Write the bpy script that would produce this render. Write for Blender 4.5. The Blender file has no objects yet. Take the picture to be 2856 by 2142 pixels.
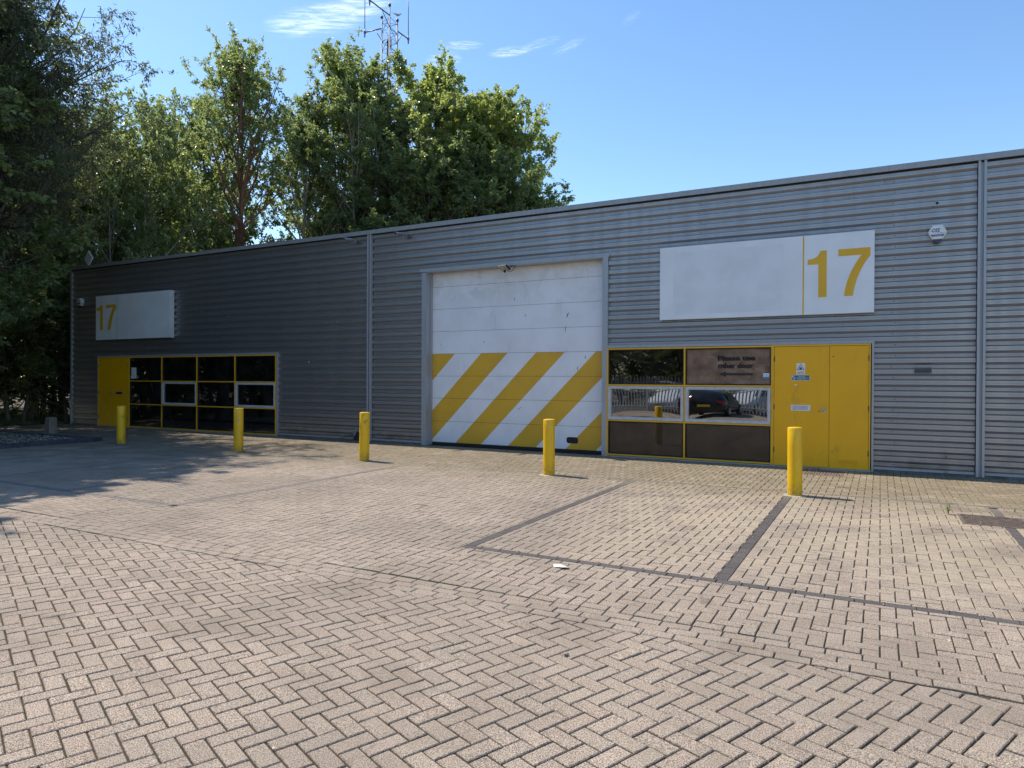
import bpy, math, random
import numpy as np
from mathutils import Vector, Matrix
PI = math.pi
S = bpy.context.scene
COL = S.collection
rnd = random.Random(7)

# ------------------------------------------------------------------ helpers
def link(o, parent=None):
    COL.objects.link(o)
    if parent is not None:
        o.parent = parent
    return o

def tag(o, label=None, cat=None, group=None, kind=None):
    if label: o['label'] = label
    if cat: o['category'] = cat
    if group: o['group'] = group
    if kind: o['kind'] = kind
    return o

def empty(name, loc=(0, 0, 0), rz=0.0):
    o = bpy.data.objects.new(name, None)
    o.location = loc; o.rotation_euler = (0, 0, rz)
    return link(o)

def copy_tree(o, parent=None):
    c = o.copy(); COL.objects.link(c)
    c.parent = parent
    for ch in list(o.children):
        copy_tree(ch, c)
    return c

def np_mesh(name, V, F, smooth=False):
    """V (n,3) array, F list of arrays (m,k)"""
    me = bpy.data.meshes.new(name)
    V = np.asarray(V, np.float32)
    loops = np.concatenate([f.ravel() for f in F]).astype(np.int32)
    tot = np.concatenate([np.full(len(f), f.shape[1], np.int32) for f in F])
    start = np.concatenate([[0], np.cumsum(tot)[:-1]]).astype(np.int32)
    me.vertices.add(len(V)); me.vertices.foreach_set('co', V.ravel())
    me.loops.add(len(loops)); me.loops.foreach_set('vertex_index', loops)
    me.polygons.add(len(tot)); me.polygons.foreach_set('loop_start', start)
    me.polygons.foreach_set('loop_total', tot)
    me.polygons.foreach_set('use_smooth', np.full(len(tot), bool(smooth)))
    me.update(calc_edges=True)
    me.validate()
    return me

class MB:
    """collects shapes into one mesh"""
    def __init__(s): s.v = []; s.f = []; s.sm = []
    def add(s, v, f, sm=False):
        n = len(s.v); s.v += [tuple(p) for p in v]
        s.f += [tuple(i + n for i in q) for q in f]; s.sm += [sm] * len(f)
        return s
    def box(s, x0, x1, y0, y1, z0, z1):
        return s.add([(x0,y0,z0),(x1,y0,z0),(x1,y1,z0),(x0,y1,z0),(x0,y0,z1),(x1,y0,z1),(x1,y1,z1),(x0,y1,z1)],
                     [(0,3,2,1),(4,5,6,7),(0,1,5,4),(1,2,6,5),(2,3,7,6),(3,0,4,7)])
    def prism(s, pts, y0, y1):
        """polygon in xz (counter-clockwise seen from -y), extruded y0 (front) to y1"""
        n = len(pts)
        v = [(x, y0, z) for x, z in pts] + [(x, y1, z) for x, z in pts]
        f = [tuple(range(n)), tuple(range(2*n-1, n-1, -1))]
        f += [(i, i+n, (i+1) % n + n, (i+1) % n) for i in range(n)]
        return s.add(v, f)
    def tube(s, pts, r, n=8, cap=True, sm=True):
        pts = [Vector(p) for p in pts]
        if not isinstance(r, (list, tuple)): r = [r] * len(pts)
        rings = []; 
        up = Vector((0, 0, 1))
        for i, p in enumerate(pts):
            d = (pts[min(i+1, len(pts)-1)] - pts[max(i-1, 0)]).normalized()
            a = d.cross(up if abs(d.z) < .95 else Vector((1, 0, 0))).normalized(); b = d.cross(a).normalized()
            rings.append([p + (a*math.cos(2*PI*k/n) + b*math.sin(2*PI*k/n))*r[i] for k in range(n)])
        v = [q for R in rings for q in R]; f = []
        for i in range(len(pts)-1):
            for k in range(n):
                f.append((i*n+k, i*n+(k+1) % n, (i+1)*n+(k+1) % n, (i+1)*n+k))
        s.add(v, f, sm)
        if cap:
            m = len(s.v) - len(v)
            s.f += [tuple(m+k for k in range(n-1, -1, -1)), tuple(m+(len(pts)-1)*n+k for k in range(n))]
            s.sm += [False, False]
        return s
    def lathe(s, prof, n=24, cx=0, cy=0, sm=True):
        v = []; f = []
        for r, z in prof:
            for k in range(n):
                a = 2*PI*k/n; v.append((cx+r*math.cos(a), cy+r*math.sin(a), z))
        for i in range(len(prof)-1):
            for k in range(n):
                f.append((i*n+k, i*n+(k+1) % n, (i+1)*n+(k+1) % n, (i+1)*n+k))
        f.append(tuple((len(prof)-1)*n+k for k in range(n)))
        return s.add(v, f, sm)
    def build(s, name, mat, parent=None, loc=None):
        me = bpy.data.meshes.new(name); me.from_pydata(s.v, [], s.f)
        me.polygons.foreach_set('use_smooth', s.sm)
        me.update(); me.materials.append(mat)
        o = bpy.data.objects.new(name, me)
        if loc is not None: o.location = loc
        return link(o, parent)

def text_mesh(name, body, mat, parent, x, y, z, height, width=None, bold=0.0, depth=0.001, shear=0.0):
    """lettering standing in the facade plane, lower-left corner of its ink at (x,z), facing -y"""
    cu = bpy.data.curves.new('lettering', 'FONT'); cu.body = body; cu.size = 1.0; cu.offset = bold; cu.shear = shear
    cu.resolution_u = 4
    o = bpy.data.objects.new('lettering', cu); COL.objects.link(o)
    dg = bpy.context.evaluated_depsgraph_get()
    me = bpy.data.meshes.new_from_object(o.evaluated_get(dg))
    bpy.data.objects.remove(o)
    n = len(me.vertices); co = np.zeros(n*3, np.float32); me.vertices.foreach_get('co', co); co = co.reshape(-1, 3)
    mn = co.min(0); mx = co.max(0)
    sc = height/(mx[1]-mn[1]); sx = sc if width is None else width/(mx[0]-mn[0])
    out = np.c_[x+(co[:, 0]-mn[0])*sx, np.full(n, y), z+(co[:, 1]-mn[1])*sc].astype(np.float32)
    me.vertices.foreach_set('co', out.ravel()); me.update(); me.name = name
    me.materials.clear(); me.materials.append(mat)
    ob = bpy.data.objects.new(name, me); link(ob, parent)
    m = ob.modifiers.new('thickness', 'SOLIDIFY'); m.thickness = depth; m.offset = 0
    return ob

CAMY = -13.82; EYE = 1.6
def pj(x, z, y):
    """a facade-plane reading (x,z at y=0) moved along its sight line to depth y"""
    k = (y-CAMY)/(0-CAMY)
    return x*k, EYE+(z-EYE)*k

# ------------------------------------------------------------------ materials
class NT:
    def __init__(s, name):
        s.m = bpy.data.materials.new(name); s.m.use_nodes = True
        s.t = s.m.node_tree; s.t.nodes.clear()
        s.out = s.n('ShaderNodeOutputMaterial')
    def n(s, typ, **kw):
        nd = s.t.nodes.new(typ)
        for k, v in kw.items():
            if k.startswith('i_'):
                nd.inputs[k[2:].replace('_', ' ')].default_value = v
            else: setattr(nd, k, v)
        return nd
    def l(s, a, b): s.t.links.new(a, b)
    def math(s, op, a, b=None, c=None, clamp=False):
        nd = s.n('ShaderNodeMath', operation=op, use_clamp=clamp)
        for i, q in enumerate((a, b, c)):
            if q is None: continue
            if isinstance(q, (int, float)): nd.inputs[i].default_value = q
            else: s.l(q, nd.inputs[i])
        return nd.outputs[0]
    def mix(s, fac, a, b, blend='MIX'):
        nd = s.n('ShaderNodeMix', data_type='RGBA', blend_type=blend)
        for i, q in ((0, fac), (6, a), (7, b)):
            if isinstance(q, (int, float)): nd.inputs[i].default_value = q
            elif isinstance(q, tuple): nd.inputs[i].default_value = (*q, 1) if len(q) == 3 else q
            else: s.l(q, nd.inputs[i])
        return nd.outputs[2]
    def pos(s):
        return s.n('ShaderNodeNewGeometry').outputs['Position']
    def objco(s):
        return s.n('ShaderNodeTexCoord').outputs['Object']
    def noise(s, vec, scale, detail=3, rough=.55, dist=0.0, mult=None):
        if mult:
            mp = s.n('ShaderNodeMapping'); mp.inputs['Scale'].default_value = mult; s.l(vec, mp.inputs[0]); vec = mp.outputs[0]
        nd = s.n('ShaderNodeTexNoise'); nd.inputs['Scale'].default_value = scale; nd.inputs['Detail'].default_value = detail
        nd.inputs['Roughness'].default_value = rough; nd.inputs['Distortion'].default_value = dist
        s.l(vec, nd.inputs['Vector']); return nd.outputs['Fac']
    def ramp(s, fac, *stops):
        nd = s.n('ShaderNodeValToRGB'); cr = nd.color_ramp
        while len(cr.elements) < len(stops): cr.elements.new(.5)
        for e, (p, c) in zip(cr.elements, stops):
            e.position = p; e.color = (c, c, c, 1) if isinstance(c, (int, float)) else (*c, 1)
        s.l(fac, nd.inputs[0]); return nd.outputs[0]
    def rng(s, v, a, b, c=0.0, d=1.0, smooth=True):
        nd = s.n('ShaderNodeMapRange', interpolation_type='SMOOTHSTEP' if smooth else 'LINEAR')
        for i, q in enumerate((a, b, c, d)): nd.inputs[i+1].default_value = q
        s.l(v, nd.inputs[0]); return nd.outputs[0]
    def sep(s, v):
        nd = s.n('ShaderNodeSeparateXYZ'); s.l(v, nd.inputs[0]); return nd.outputs
    def bump(s, h, strength=.3, dist=.01, normal=None):
        nd = s.n('ShaderNodeBump'); nd.inputs['Strength'].default_value = strength; nd.inputs['Distance'].default_value = dist
        s.l(h, nd.inputs['Height'])
        if normal is not None: s.l(normal, nd.inputs['Normal'])
        return nd.outputs[0]
    def pbsdf(s, color, rough=.5, metal=0.0, normal=None, spec=.5):
        p = s.n('ShaderNodeBsdfPrincipled')
        for k, q in (('Base Color', color), ('Roughness', rough), ('Metallic', metal), ('Specular IOR Level', spec)):
            if isinstance(q, (int, float)): p.inputs[k].default_value = q
            elif isinstance(q, tuple): p.inputs[k].default_value = (*q, 1)
            else: s.l(q, p.inputs[k])
        if normal is not None: s.l(normal, p.inputs['Normal'])
        return p
    def done(s, shader):
        s.l(shader.outputs[0] if hasattr(shader, 'outputs') else shader, s.out.inputs[0]); return s.m

def plain(name, col, rough=.5, metal=0.0, var=.12, scale=6.0, bump=0.0, spec=.5):
    t = NT(name); p = t.pos()
    n1 = t.noise(p, scale, 4)
    f = t.rng(n1, .3, .7, 1-var, 1+var)
    c = t.mix(1.0, col, f, 'MULTIPLY')
    r = t.rng(t.noise(p, scale*2.3, 3), .3, .7, max(rough-.08, .02), min(rough+.08, 1))
    nm = t.bump(t.noise(p, scale*12, 3), bump, .004) if bump else None
    return t.done(t.pbsdf(c, r, metal, nm, spec))

def mat_cladding():
    t = NT('coated_metal_cladding'); p = t.pos()
    # faint vertical run-off streaks and patchy grime on silver-grey plastisol sheet
    st = t.noise(p, 2.0, 5, .6, 0, (3.0, 1.0, .12)); pt = t.noise(p, .7, 4)
    fine = t.noise(p, 60, 2)
    f = t.math('ADD', t.math('MULTIPLY', t.rng(st, .35, .75), .10), t.math('MULTIPLY', t.rng(pt, .35, .7), .08))
    c = t.mix(f, (.345, .335, .345), (.23, .222, .222))
    c = t.mix(t.math('MULTIPLY', t.rng(fine, .45, .75), .12), c, (.40, .39, .39))
    z = t.sep(p)[2]
    dirt = t.math('MULTIPLY', t.rng(z, .55, .05), t.rng(t.noise(p, 3.5, 5), .35, .7))
    c = t.mix(t.math('MULTIPLY', dirt, .5), c, (.12, .115, .10))
    wav = t.noise(p, 1.0, 2, .5, 0, (1.3, 1, 5.0))
    return t.done(t.pbsdf(c, t.rng(st, .3, .7, .30, .42), .72, t.bump(wav, .05, .02), .5))

def mat_trim(col=(.37, .385, .41)):
    t = NT('trim_metal'); p = t.pos()
    st = t.noise(p, 3.0, 5, .6, 0, (6, 6, .4))
    c = t.mix(t.math('MULTIPLY', t.rng(st, .4, .75), .35), col, tuple(q*.6 for q in col))
    return t.done(t.pbsdf(c, .42, .25, t.bump(t.noise(p, 2.0, 2), .08, .01)))

def mat_yellow(name, col, rough=.45, wear=.25, scale=4.0):
    t = NT(name); p = t.pos()
    big = t.noise(p, scale*.4, 4); st = t.noise(p, scale, 6, .65, .4, (1, 1, .35)); fine = t.noise(p, 45, 4, .6)
    c = t.mix(t.math('MULTIPLY', t.rng(big, .35, .7), .22), col, (col[0]*.75, col[1]*.68, col[2]*.7))
    c = t.mix(t.math('MULTIPLY', t.rng(st, .56, .74), wear), c, (.16, .10, .03))
    c = t.mix(t.math('MULTIPLY', t.rng(fine, .66, .72), wear), c, (.09, .07, .04))
    return t.done(t.pbsdf(c, t.rng(st, .3, .7, rough-.08, rough+.12), 0, t.bump(t.noise(p, 26, 4), .12, .004)))

def mat_bollard():
    t = NT('thick_yellow_paint'); p = t.pos(); o = t.objco(); inf = t.n('ShaderNodeObjectInfo')
    ofs = t.n('ShaderNodeVectorMath', operation='ADD'); t.l(p, ofs.inputs[0])
    cmb = t.n('ShaderNodeCombineXYZ'); r = inf.outputs['Random']
    t.l(t.math('MULTIPLY', r, 13.0), cmb.inputs[0]); t.l(t.math('MULTIPLY', r, 37.0), cmb.inputs[2]); t.l(cmb.outputs[0], ofs.inputs[1])
    v = ofs.outputs[0]
    st = t.noise(v, 9, 6, .7, .5, (1, 1, .35)); fine = t.noise(v, 70, 3)
    col = t.mix(t.math('MULTIPLY', t.rng(t.noise(v, 2.2, 4), .35, .7), .35), (.80, .47, .004), (.66, .36, .006))
    scuff = t.math('MULTIPLY', t.rng(st, .54, .66), t.rng(fine, .38, .56))
    col = t.mix(t.math('MULTIPLY', scuff, .75), col, (.10, .07, .02))
    zz = t.sep(o)[2]
    low = t.math('MULTIPLY', t.rng(zz, .24, .0), t.rng(t.noise(v, 20, 4), .3, .6))
    col = t.mix(t.math('MULTIPLY', low, .55), col, (.20, .13, .05))
    return t.done(t.pbsdf(col, t.rng(st, .3, .7, .3, .5), 0, t.bump(t.noise(v, 22, 4), .25, .006)))

def mat_roller():
    t = NT('roller_door_paint'); p = t.pos(); x, y, z = t.sep(p)
    k = (0.25-CAMY)/(-CAMY)
    # diagonal hazard bands painted on the lower part of the door
    q = t.math('FRACT', t.math('DIVIDE', t.math('ADD', t.math('SUBTRACT', x, z), 10.363*k + .028 + 14.23*k), 1.423*k))
    wob = t.math('MULTIPLY', t.math('SUBTRACT', t.noise(p, 14, 3), .5), .004)
    band = t.math('LESS_THAN', t.math('ADD', q, wob), .492)
    low = t.math('LESS_THAN', z, 2.215*k - (k-1)*1.6)
    yel = t.math('MULTIPLY', band, low)
    stk = t.noise(p, 4.0, 6, .65, .2, (1.2, 1, .35)); cloud = t.noise(p, 1.6, 5)
    white = t.mix(t.rng(cloud, .35, .72), (.84, .84, .87), (.76, .76, .78))
    mottle = t.math('MULTIPLY', t.rng(z, 2.9, 4.1), t.rng(t.noise(p, 2.6, 6, .7, .5), .42, .68))  # darker mottling that strengthens towards the top of the door
    white = t.mix(t.math('MULTIPLY', mottle, .30), white, (.36, .35, .33))
    white = t.mix(t.math('MULTIPLY', t.rng(stk, .58, .75), .22), white, (.28, .27, .25))
    yc = t.mix(t.rng(cloud, .35, .7), (.74, .415, .03), (.65, .36, .028))
    c = t.mix(yel, white, yc)
    spk = t.noise(p, 9.0, 5, .7, 0, (1.6, 1, .5))
    c = t.mix(t.math('MULTIPLY', t.rng(spk, .735, .75), .8), c, (.06, .06, .06))
    emboss = t.n('ShaderNodeTexWave', wave_type='BANDS', bands_direction='Z', wave_profile='SIN')
    emboss.inputs['Scale'].default_value = 5.2; emboss.inputs['Distortion'].default_value = .4; t.l(p, emboss.inputs[0])
    nm = t.bump(emboss.outputs['Fac'], .12, .004, t.bump(t.noise(p, 1.5, 3, .5, 0, (1, 1, 3)), .15, .02))
    return t.done(t.pbsdf(c, .42, 0, nm))

def mat_glass(name, tint=(.30, .29, .26), boost=.05, wav=0.0):
    t = NT(name); p = t.pos()
    fr = t.n('ShaderNodeFresnel'); fr.inputs['IOR'].default_value = 1.52
    fac = t.math('ADD', t.math('MULTIPLY', fr.outputs[0], 1.8), boost, clamp=True)
    tr = t.n('ShaderNodeBsdfTransparent'); tr.inputs[0].default_value = (*tint, 1)
    gl = t.n('ShaderNodeBsdfGlossy'); gl.inputs['Roughness'].default_value = .015; gl.inputs[0].default_value = (.95, .97, .96, 1)
    if wav:
        nm = t.bump(t.noise(p, 1.3, 2, .5), wav, .02); t.l(nm, gl.inputs['Normal'])
    mx = t.n('ShaderNodeMixShader'); t.l(fac, mx.inputs[0]); t.l(tr.outputs[0], mx.inputs[1]); t.l(gl.outputs[0], mx.inputs[2])
    # thin film of dust
    du = t.n('ShaderNodeBsdfDiffuse'); du.inputs[0].default_value = (.35, .33, .30, 1)
    m2 = t.n('ShaderNodeMixShader'); t.l(t.rng(t.noise(p, 3, 5, .6), .3, .8, .0, .045), m2.inputs[0])
    t.l(mx.outputs[0], m2.inputs[1]); t.l(du.outputs[0], m2.inputs[2])
    return t.done(m2)

def mat_paver(name='concrete_block', dark=False):
    t = NT(name); g = t.n('ShaderNodeNewGeometry'); p = g.outputs['Position']; r = g.outputs['Random Per Island']
    x, y, z = t.sep(p)
    if dark:
        c = t.ramp(r, (0, (.045, .045, .054)), (.5, (.060, .058, .067)), (1, (.078, .074, .08)))
        # the far bays' lines are bleached and worn pale
        c = t.mix(t.math('MULTIPLY', t.rng(x, -5.0, -7.2), .6), c, (.25, .235, .225))
        dust = t.rng(y, -4.4, -3.1)
        c = t.mix(t.math('MULTIPLY', dust, .6), c, (.25, .22, .175))
    else:
        c = t.ramp(r, (0, (.290, .228, .182)), (.22, (.345, .275, .214)), (.45, (.340, .257, .205)), (.6, (.310, .252, .204)), (.8, (.375, .305, .236)), (1, (.400, .308, .250)))
        h = t.n('ShaderNodeHueSaturation'); t.l(c, h.inputs['Color']); h.inputs['Saturation'].default_value = 1.0
        c = h.outputs[0]
    # worn aggregate speckle
    s1 = t.noise(p, 170, 2, .7); s2 = t.noise(p, 48, 3, .65)
    c = t.mix(t.math('MULTIPLY', t.rng(s1, .51, .58), .85), c, (.085, .068, .052))
    c = t.mix(t.math('MULTIPLY', t.rng(s1, .48, .41), .20 if dark else .75), c, (.60, .50, .38))
    c = t.mix(t.math('MULTIPLY', t.rng(s2, .52, .66), .45), c, (.15, .128, .10))
    # stains : broad tyre greys, warm bay floor, litter dust by the wall; also darker left paving
    big = t.noise(p, .35, 5, .6, .3); med = t.noise(p, 1.5, 5, .6)
    if not dark:
        c = t.mix(t.math('MULTIPLY', t.rng(big, .44, .62), .42), c, (.20, .165, .13))
        c = t.mix(t.math('MULTIPLY', t.rng(med, .50, .66), .34), c, (.175, .142, .108))
        spot = t.noise(p, 2.7, 4, .55, .8)
        c = t.mix(t.math('MULTIPLY', t.rng(spot, .66, .74), .5), c, (.11, .09, .07))
        bay = t.math('MULTIPLY', t.math('MULTIPLY', t.rng(x, -3.4, -2.4), t.rng(x, 4.0, 1.0)), t.rng(y, -8.6, -6.5))
        c = t.mix(t.math('MULTIPLY', t.math('MULTIPLY', bay, t.rng(med, .62, .4)), .45), c, (.42, .345, .23))
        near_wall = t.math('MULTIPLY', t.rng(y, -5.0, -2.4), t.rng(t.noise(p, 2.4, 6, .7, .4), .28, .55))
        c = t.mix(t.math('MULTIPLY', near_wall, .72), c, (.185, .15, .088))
        lw = t.math('MULTIPLY', t.rng(x, -9.0, -12.5), t.rng(y, -8.5, -4.5))  # paving gets darker towards the left, broken up by noise
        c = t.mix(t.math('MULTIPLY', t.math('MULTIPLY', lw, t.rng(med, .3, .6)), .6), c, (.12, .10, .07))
    hgt = t.math('ADD', t.math('MULTIPLY', s1, .5), s2)
    return t.done(t.pbsdf(c, .88, 0, t.bump(hgt, .55, .006), .25))

def mat_soil(name, a, b, c3, scale=1.0):
    t = NT(name); p = t.pos()
    n = t.noise(p, 3*scale, 6, .65); f = t.noise(p, 90*scale, 3, .7)
    c = t.mix(t.rng(n, .35, .65), a, b)
    c = t.mix(t.math('MULTIPLY', t.rng(f, .52, .68), .8), c, c3)
    return t.done(t.pbsdf(c, .95, 0, t.bump(t.math('ADD', n, f), .6, .02), .15))

def mat_leaf(name, cols, trans=.32, rough=.38):
    t = NT(name); g = t.n('ShaderNodeNewGeometry'); r = g.outputs['Random Per Island']
    k = len(cols); c = t.ramp(r, *[(i/(k-1), q) for i, q in enumerate(cols)])
    pb = t.pbsdf(c, rough, 0, None, .8)
    tl = t.n('ShaderNodeBsdfTranslucent'); h = t.n('ShaderNodeHueSaturation'); h.inputs['Saturation'].default_value = 1.15; h.inputs['Value'].default_value = 2.2
    t.l(c, h.inputs['Color']); t.l(h.outputs[0], tl.inputs[0])
    mx = t.n('ShaderNodeMixShader'); mx.inputs[0].default_value = trans; t.l(pb.outputs[0], mx.inputs[1]); t.l(tl.outputs[0], mx.inputs[2])
    return t.done(mx)

def mat_bark(name, a, b, scale=1.0):
    t = NT(name); o = t.objco()
    n = t.noise(o, 7*scale, 6, .7, .6, (1, 1, .22)); f = t.noise(o, 40*scale, 4, .6, 0, (1, 1, .3))
    c = t.mix(t.rng(n, .35, .65), a, b)
    c = t.mix(t.math('MULTIPLY', t.rng(f, .5, .7), .5), c, tuple(q*.45 for q in a))
    return t.done(t.pbsdf(c, .9, 0, t.bump(t.math('ADD', n, f), .7, .03), .2))

M = dict(
    clad=mat_cladding(), trim=mat_trim(), cap=mat_trim((.33, .33, .335)), dark=plain('dark_recess', (.02, .02, .022), .7),
    door=mat_yellow('yellow_door_paint', (.86, .43, .0), .42, .25), frame=mat_yellow('yellow_frame_paint', (.78, .42, .012), .45, .35, 7),
    bollard=mat_bollard(), roller=mat_roller(),
    glass=mat_glass('tinted_glass', (.30, .28, .25), .02, .05), glassb=mat_glass('bronze_glass', (.95, .91, .87), -.04, .10),
    glassc=mat_glass('bowed_sealed_glass', (.30, .29, .27), .26, .0),
    board=plain('brown_backing_board', (.085, .057, .043), .8, 0, .25, 2.5), board2=plain('brown_paper_backing', (.52, .36, .29), .8, 0, .3, 4),
    white=plain('white_plastic', (.72, .72, .70), .4, 0, .06, 5), sash=plain('white_aluminium_sash', (.50, .51, .53), .35, .1, .1, 9),
    sign=plain('white_sign_face', (.76, .78, .80), .38, 0, .05, 1.6), ghost=plain('faded_sign_patch', (.71, .735, .765), .45, 0, .05, 2.2), signedge=plain('sign_return', (.55, .56, .57), .4, 0, .1, 3),
    digit=mat_yellow('ochre_vinyl', (.76, .42, .008), .4, .12, 5), black=plain('black_vinyl', (.012, .012, .013), .45), navy=plain('navy_plastic', (.015, .022, .07), .25),
    navyink=plain('navy_ink', (.03, .045, .22), .4), steel=plain('brushed_steel', (.55, .54, .52), .28, .9, .1, 30),
    fence=plain('pale_galvanised', (.55, .55, .54), .5, .1, .15, 8),
    galv=plain('galvanised_steel', (.30, .31, .32), .45, .6, .2, 12), iron=plain('rusty_cast_iron', (.17, .125, .10), .75, .2, .35, 14, .4),
    green=plain('green_sign_ink', (.01, .16, .12), .45), blue=plain('blue_sign_ink', (.05, .16, .42), .45), lightblue=plain('sticker_blue', (.06, .28, .60), .4),
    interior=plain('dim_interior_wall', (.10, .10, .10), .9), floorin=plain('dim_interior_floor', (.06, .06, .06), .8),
    rubber=plain('black_rubber', (.015, .015, .015), .7), concrete=plain('plinth_concrete', (.13, .125, .12), .9, 0, .3, 6, .5),
    roof=plain('roof_sheet', (.25, .26, .27), .6), wood=mat_bark('weathered_timber', (.20, .175, .14), (.28, .245, .20), 2.0),
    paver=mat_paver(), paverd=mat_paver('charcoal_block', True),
    joint=mat_soil('sandy_joint', (.055, .045, .032), (.085, .068, .046), (.15, .125, .09)),
    soil=mat_soil('leaf_litter_soil', (.075, .06, .04), (.13, .105, .07), (.24, .20, .14)),
    kerb=plain('engineering_brick', (.055, .057, .075), .6, 0, .3, 10, .3),
    grav=plain('pale_gravel', (.40, .36, .29), .9, 0, .35, 9), litter=plain('dry_leaf_flake', (.45, .37, .24), .8, 0, .45, 25),
    paper=plain('crumpled_paper', (.72, .72, .66), .8), asphalt=plain('asphalt', (.055, .055, .055), .9, 0, .2, 8, .5),
    lens=plain('lamp_lens', (.45, .42, .38), .3), mast=plain('galvanised_mast', (.16, .18, .21), .5, .5, .15, 2),
    carblack=plain('black_car_paint', (.008, .008, .009), .08, 0, .05, 3), carwhite=plain('white_car_paint', (.70, .71, .72), .15, 0, .03, 3),
    carglass=plain('car_glass', (.01, .012, .013), .03), lamp=plain('red_lamp', (.45, .01, .012), .15), plate=plain('yellow_plate', (.62, .45, .03), .4),
    bird=plain('gull_feathers', (.45, .45, .45), .8), weed=mat_leaf('weed_leaf', [(.10, .16, .03), (.16, .22, .05)], .3),
    grass=mat_leaf('grass_blade', [(.05, .09, .02), (.10, .13, .04), (.16, .15, .06)], .25, .5),
)

# ------------------------------------------------------------------ camera
yaw, pit, rol = 0.490609, -0.0058440, 0.0051085
f0 = Vector((-math.sin(yaw)*math.cos(pit), math.cos(yaw)*math.cos(pit), math.sin(pit)))
r0 = Vector((math.cos(yaw), math.sin(yaw), 0)); u0 = r0.cross(f0)
rr = math.cos(rol)*r0 + math.sin(rol)*u0; uu = -math.sin(rol)*r0 + math.cos(rol)*u0
cam = bpy.data.cameras.new('camera'); cam.sensor_width = 36; cam.lens = 36*1923.44/2856
cam.clip_start = .05; cam.clip_end = 3000
co = bpy.data.objects.new('camera', cam); COL.objects.link(co)
mw = Matrix((rr, uu, -f0)).transposed().to_4x4(); mw.translation = (0, CAMY, EYE)
co.matrix_world = mw; S.camera = co

# ------------------------------------------------------------------ light
SUN_EL, SUN_AZ = math.radians(55), math.radians(6.5)      # light comes from the left, a little from behind the wall
sd = Vector((-math.cos(SUN_EL)*math.cos(SUN_AZ), math.cos(SUN_EL)*math.sin(SUN_AZ), math.sin(SUN_EL)))
sl = bpy.data.lights.new('sun', 'SUN'); sl.energy = 3.9; sl.angle = math.radians(.53); sl.color = (1.0, .915, .79)
so = bpy.data.objects.new('sun', sl); COL.objects.link(so); so.rotation_euler = sd.to_track_quat('Z', 'Y').to_euler()
W = bpy.data.worlds.new('World'); S.world = W; W.use_nodes = True
wt = W.node_tree; wt.nodes.clear()
class WN(NT):
    def __init__(s): s.t = wt
w = WN(); wout = w.n('ShaderNodeOutputWorld'); bg = w.n('ShaderNodeBackground')
sky = w.n('ShaderNodeTexSky', sky_type='NISHITA', sun_disc=False, sun_elevation=SUN_EL, sun_rotation=math.atan2(sd.x, sd.y),
          altitude=50, air_density=1.0, dust_density=.25, ozone_density=1.0)
hs = w.n('ShaderNodeHueSaturation'); hs.inputs['Saturation'].default_value = 1.16; hs.inputs['Value'].default_value = 1.0
w.l(sky.outputs[0], hs.inputs['Color'])
skyc = hs.outputs[0]
# thin cirrus wisps, placed by compass direction in the sky
def pix_dir(px, py):
    return (f0 + ((px-1428)/1923.44)*rr - ((py-1071)/1923.44)*uu).normalized()
WISPS = [  # azimuth (deg left of the wall normal), elevation, half-length, half-height, tilt, strength
    (44.0, 26.5, 4.2, 1.2, 14, .75), (41.0, 27.6, 3.4, 1.0, 18, .70), (32.3, 25.75, 1.7, .38, 3, .55), (28.4, 25.4, 1.9, .42, 7, .62), (26.0, 25.9, 2.0, .4, 15, .26), (23.6, 25.7, 1.6, .38, 22, .28),
    (33.9, 24.7, 1.6, .7, 10, .40), (18.5, 27.3, .9, .4, 30, .14), (58.0, 14.0, 5, 3.2, 5, .7), (51.5, 15.5, 4.5, 2.5, 0, .75)]
tcw = w.n('ShaderNodeTexCoord'); gen = tcw.outputs['Generated']
def dotp(v):
    nd = w.n('ShaderNodeVectorMath', operation='DOT_PRODUCT'); w.l(gen, nd.inputs[0]); nd.inputs[1].default_value = v; return nd.outputs['Value']
tot = None
for az, el, la, lb, tilt, st in WISPS:
    a, e = math.radians(az), math.radians(el)
    d = Vector((-math.sin(a)*math.cos(e), math.cos(a)*math.cos(e), math.sin(e)))
    rt = d.cross(Vector((0, 0, 1))).normalized(); up = rt.cross(d)
    tl = math.radians(tilt); A = rt*math.cos(tl)+up*math.sin(tl); B = -rt*math.sin(tl)+up*math.cos(tl)
    ka, kb = 1/math.tan(math.radians(la)), 1/math.tan(math.radians(lb))
    qa = w.math('MULTIPLY', dotp(A), ka); qb = w.math('MULTIPLY', dotp(B), kb)
    r2 = w.math('ADD', w.math('MULTIPLY', qa, qa), w.math('MULTIPLY', qb, qb))
    g = w.rng(r2, 1.0, 0.0)
    front = w.math('GREATER_THAN', dotp(d), .5)
    mp = w.n('ShaderNodeCombineXYZ'); w.l(w.math('MULTIPLY', qa, 1.1), mp.inputs[0]); w.l(w.math('ADD', w.math('MULTIPLY', qb, 2.6), w.math('MULTIPLY', qa, 1.2)), mp.inputs[1]); mp.inputs[2].default_value = az
    nz = w.noise(mp.outputs[0], 1.6, 7, .66, .5)
    k = w.math('MULTIPLY', w.math('MULTIPLY', g, front), w.math('MULTIPLY', w.rng(nz, .36, .80), st*.8))
    tot = k if tot is None else w.math('ADD', tot, k, clamp=True)
CLOUD = (8.2, 8.6, 9.0)
skyc = w.mix(tot, skyc, CLOUD)
w.l(skyc, bg.inputs[0]); bg.inputs[1].default_value = .15; w.l(bg.outputs[0], wout.inputs[0])
S.view_settings.view_transform = 'Standard'; S.view_settings.look = 'None'; S.view_settings.exposure = 0.6; S.view_settings.gamma = 1
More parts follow.
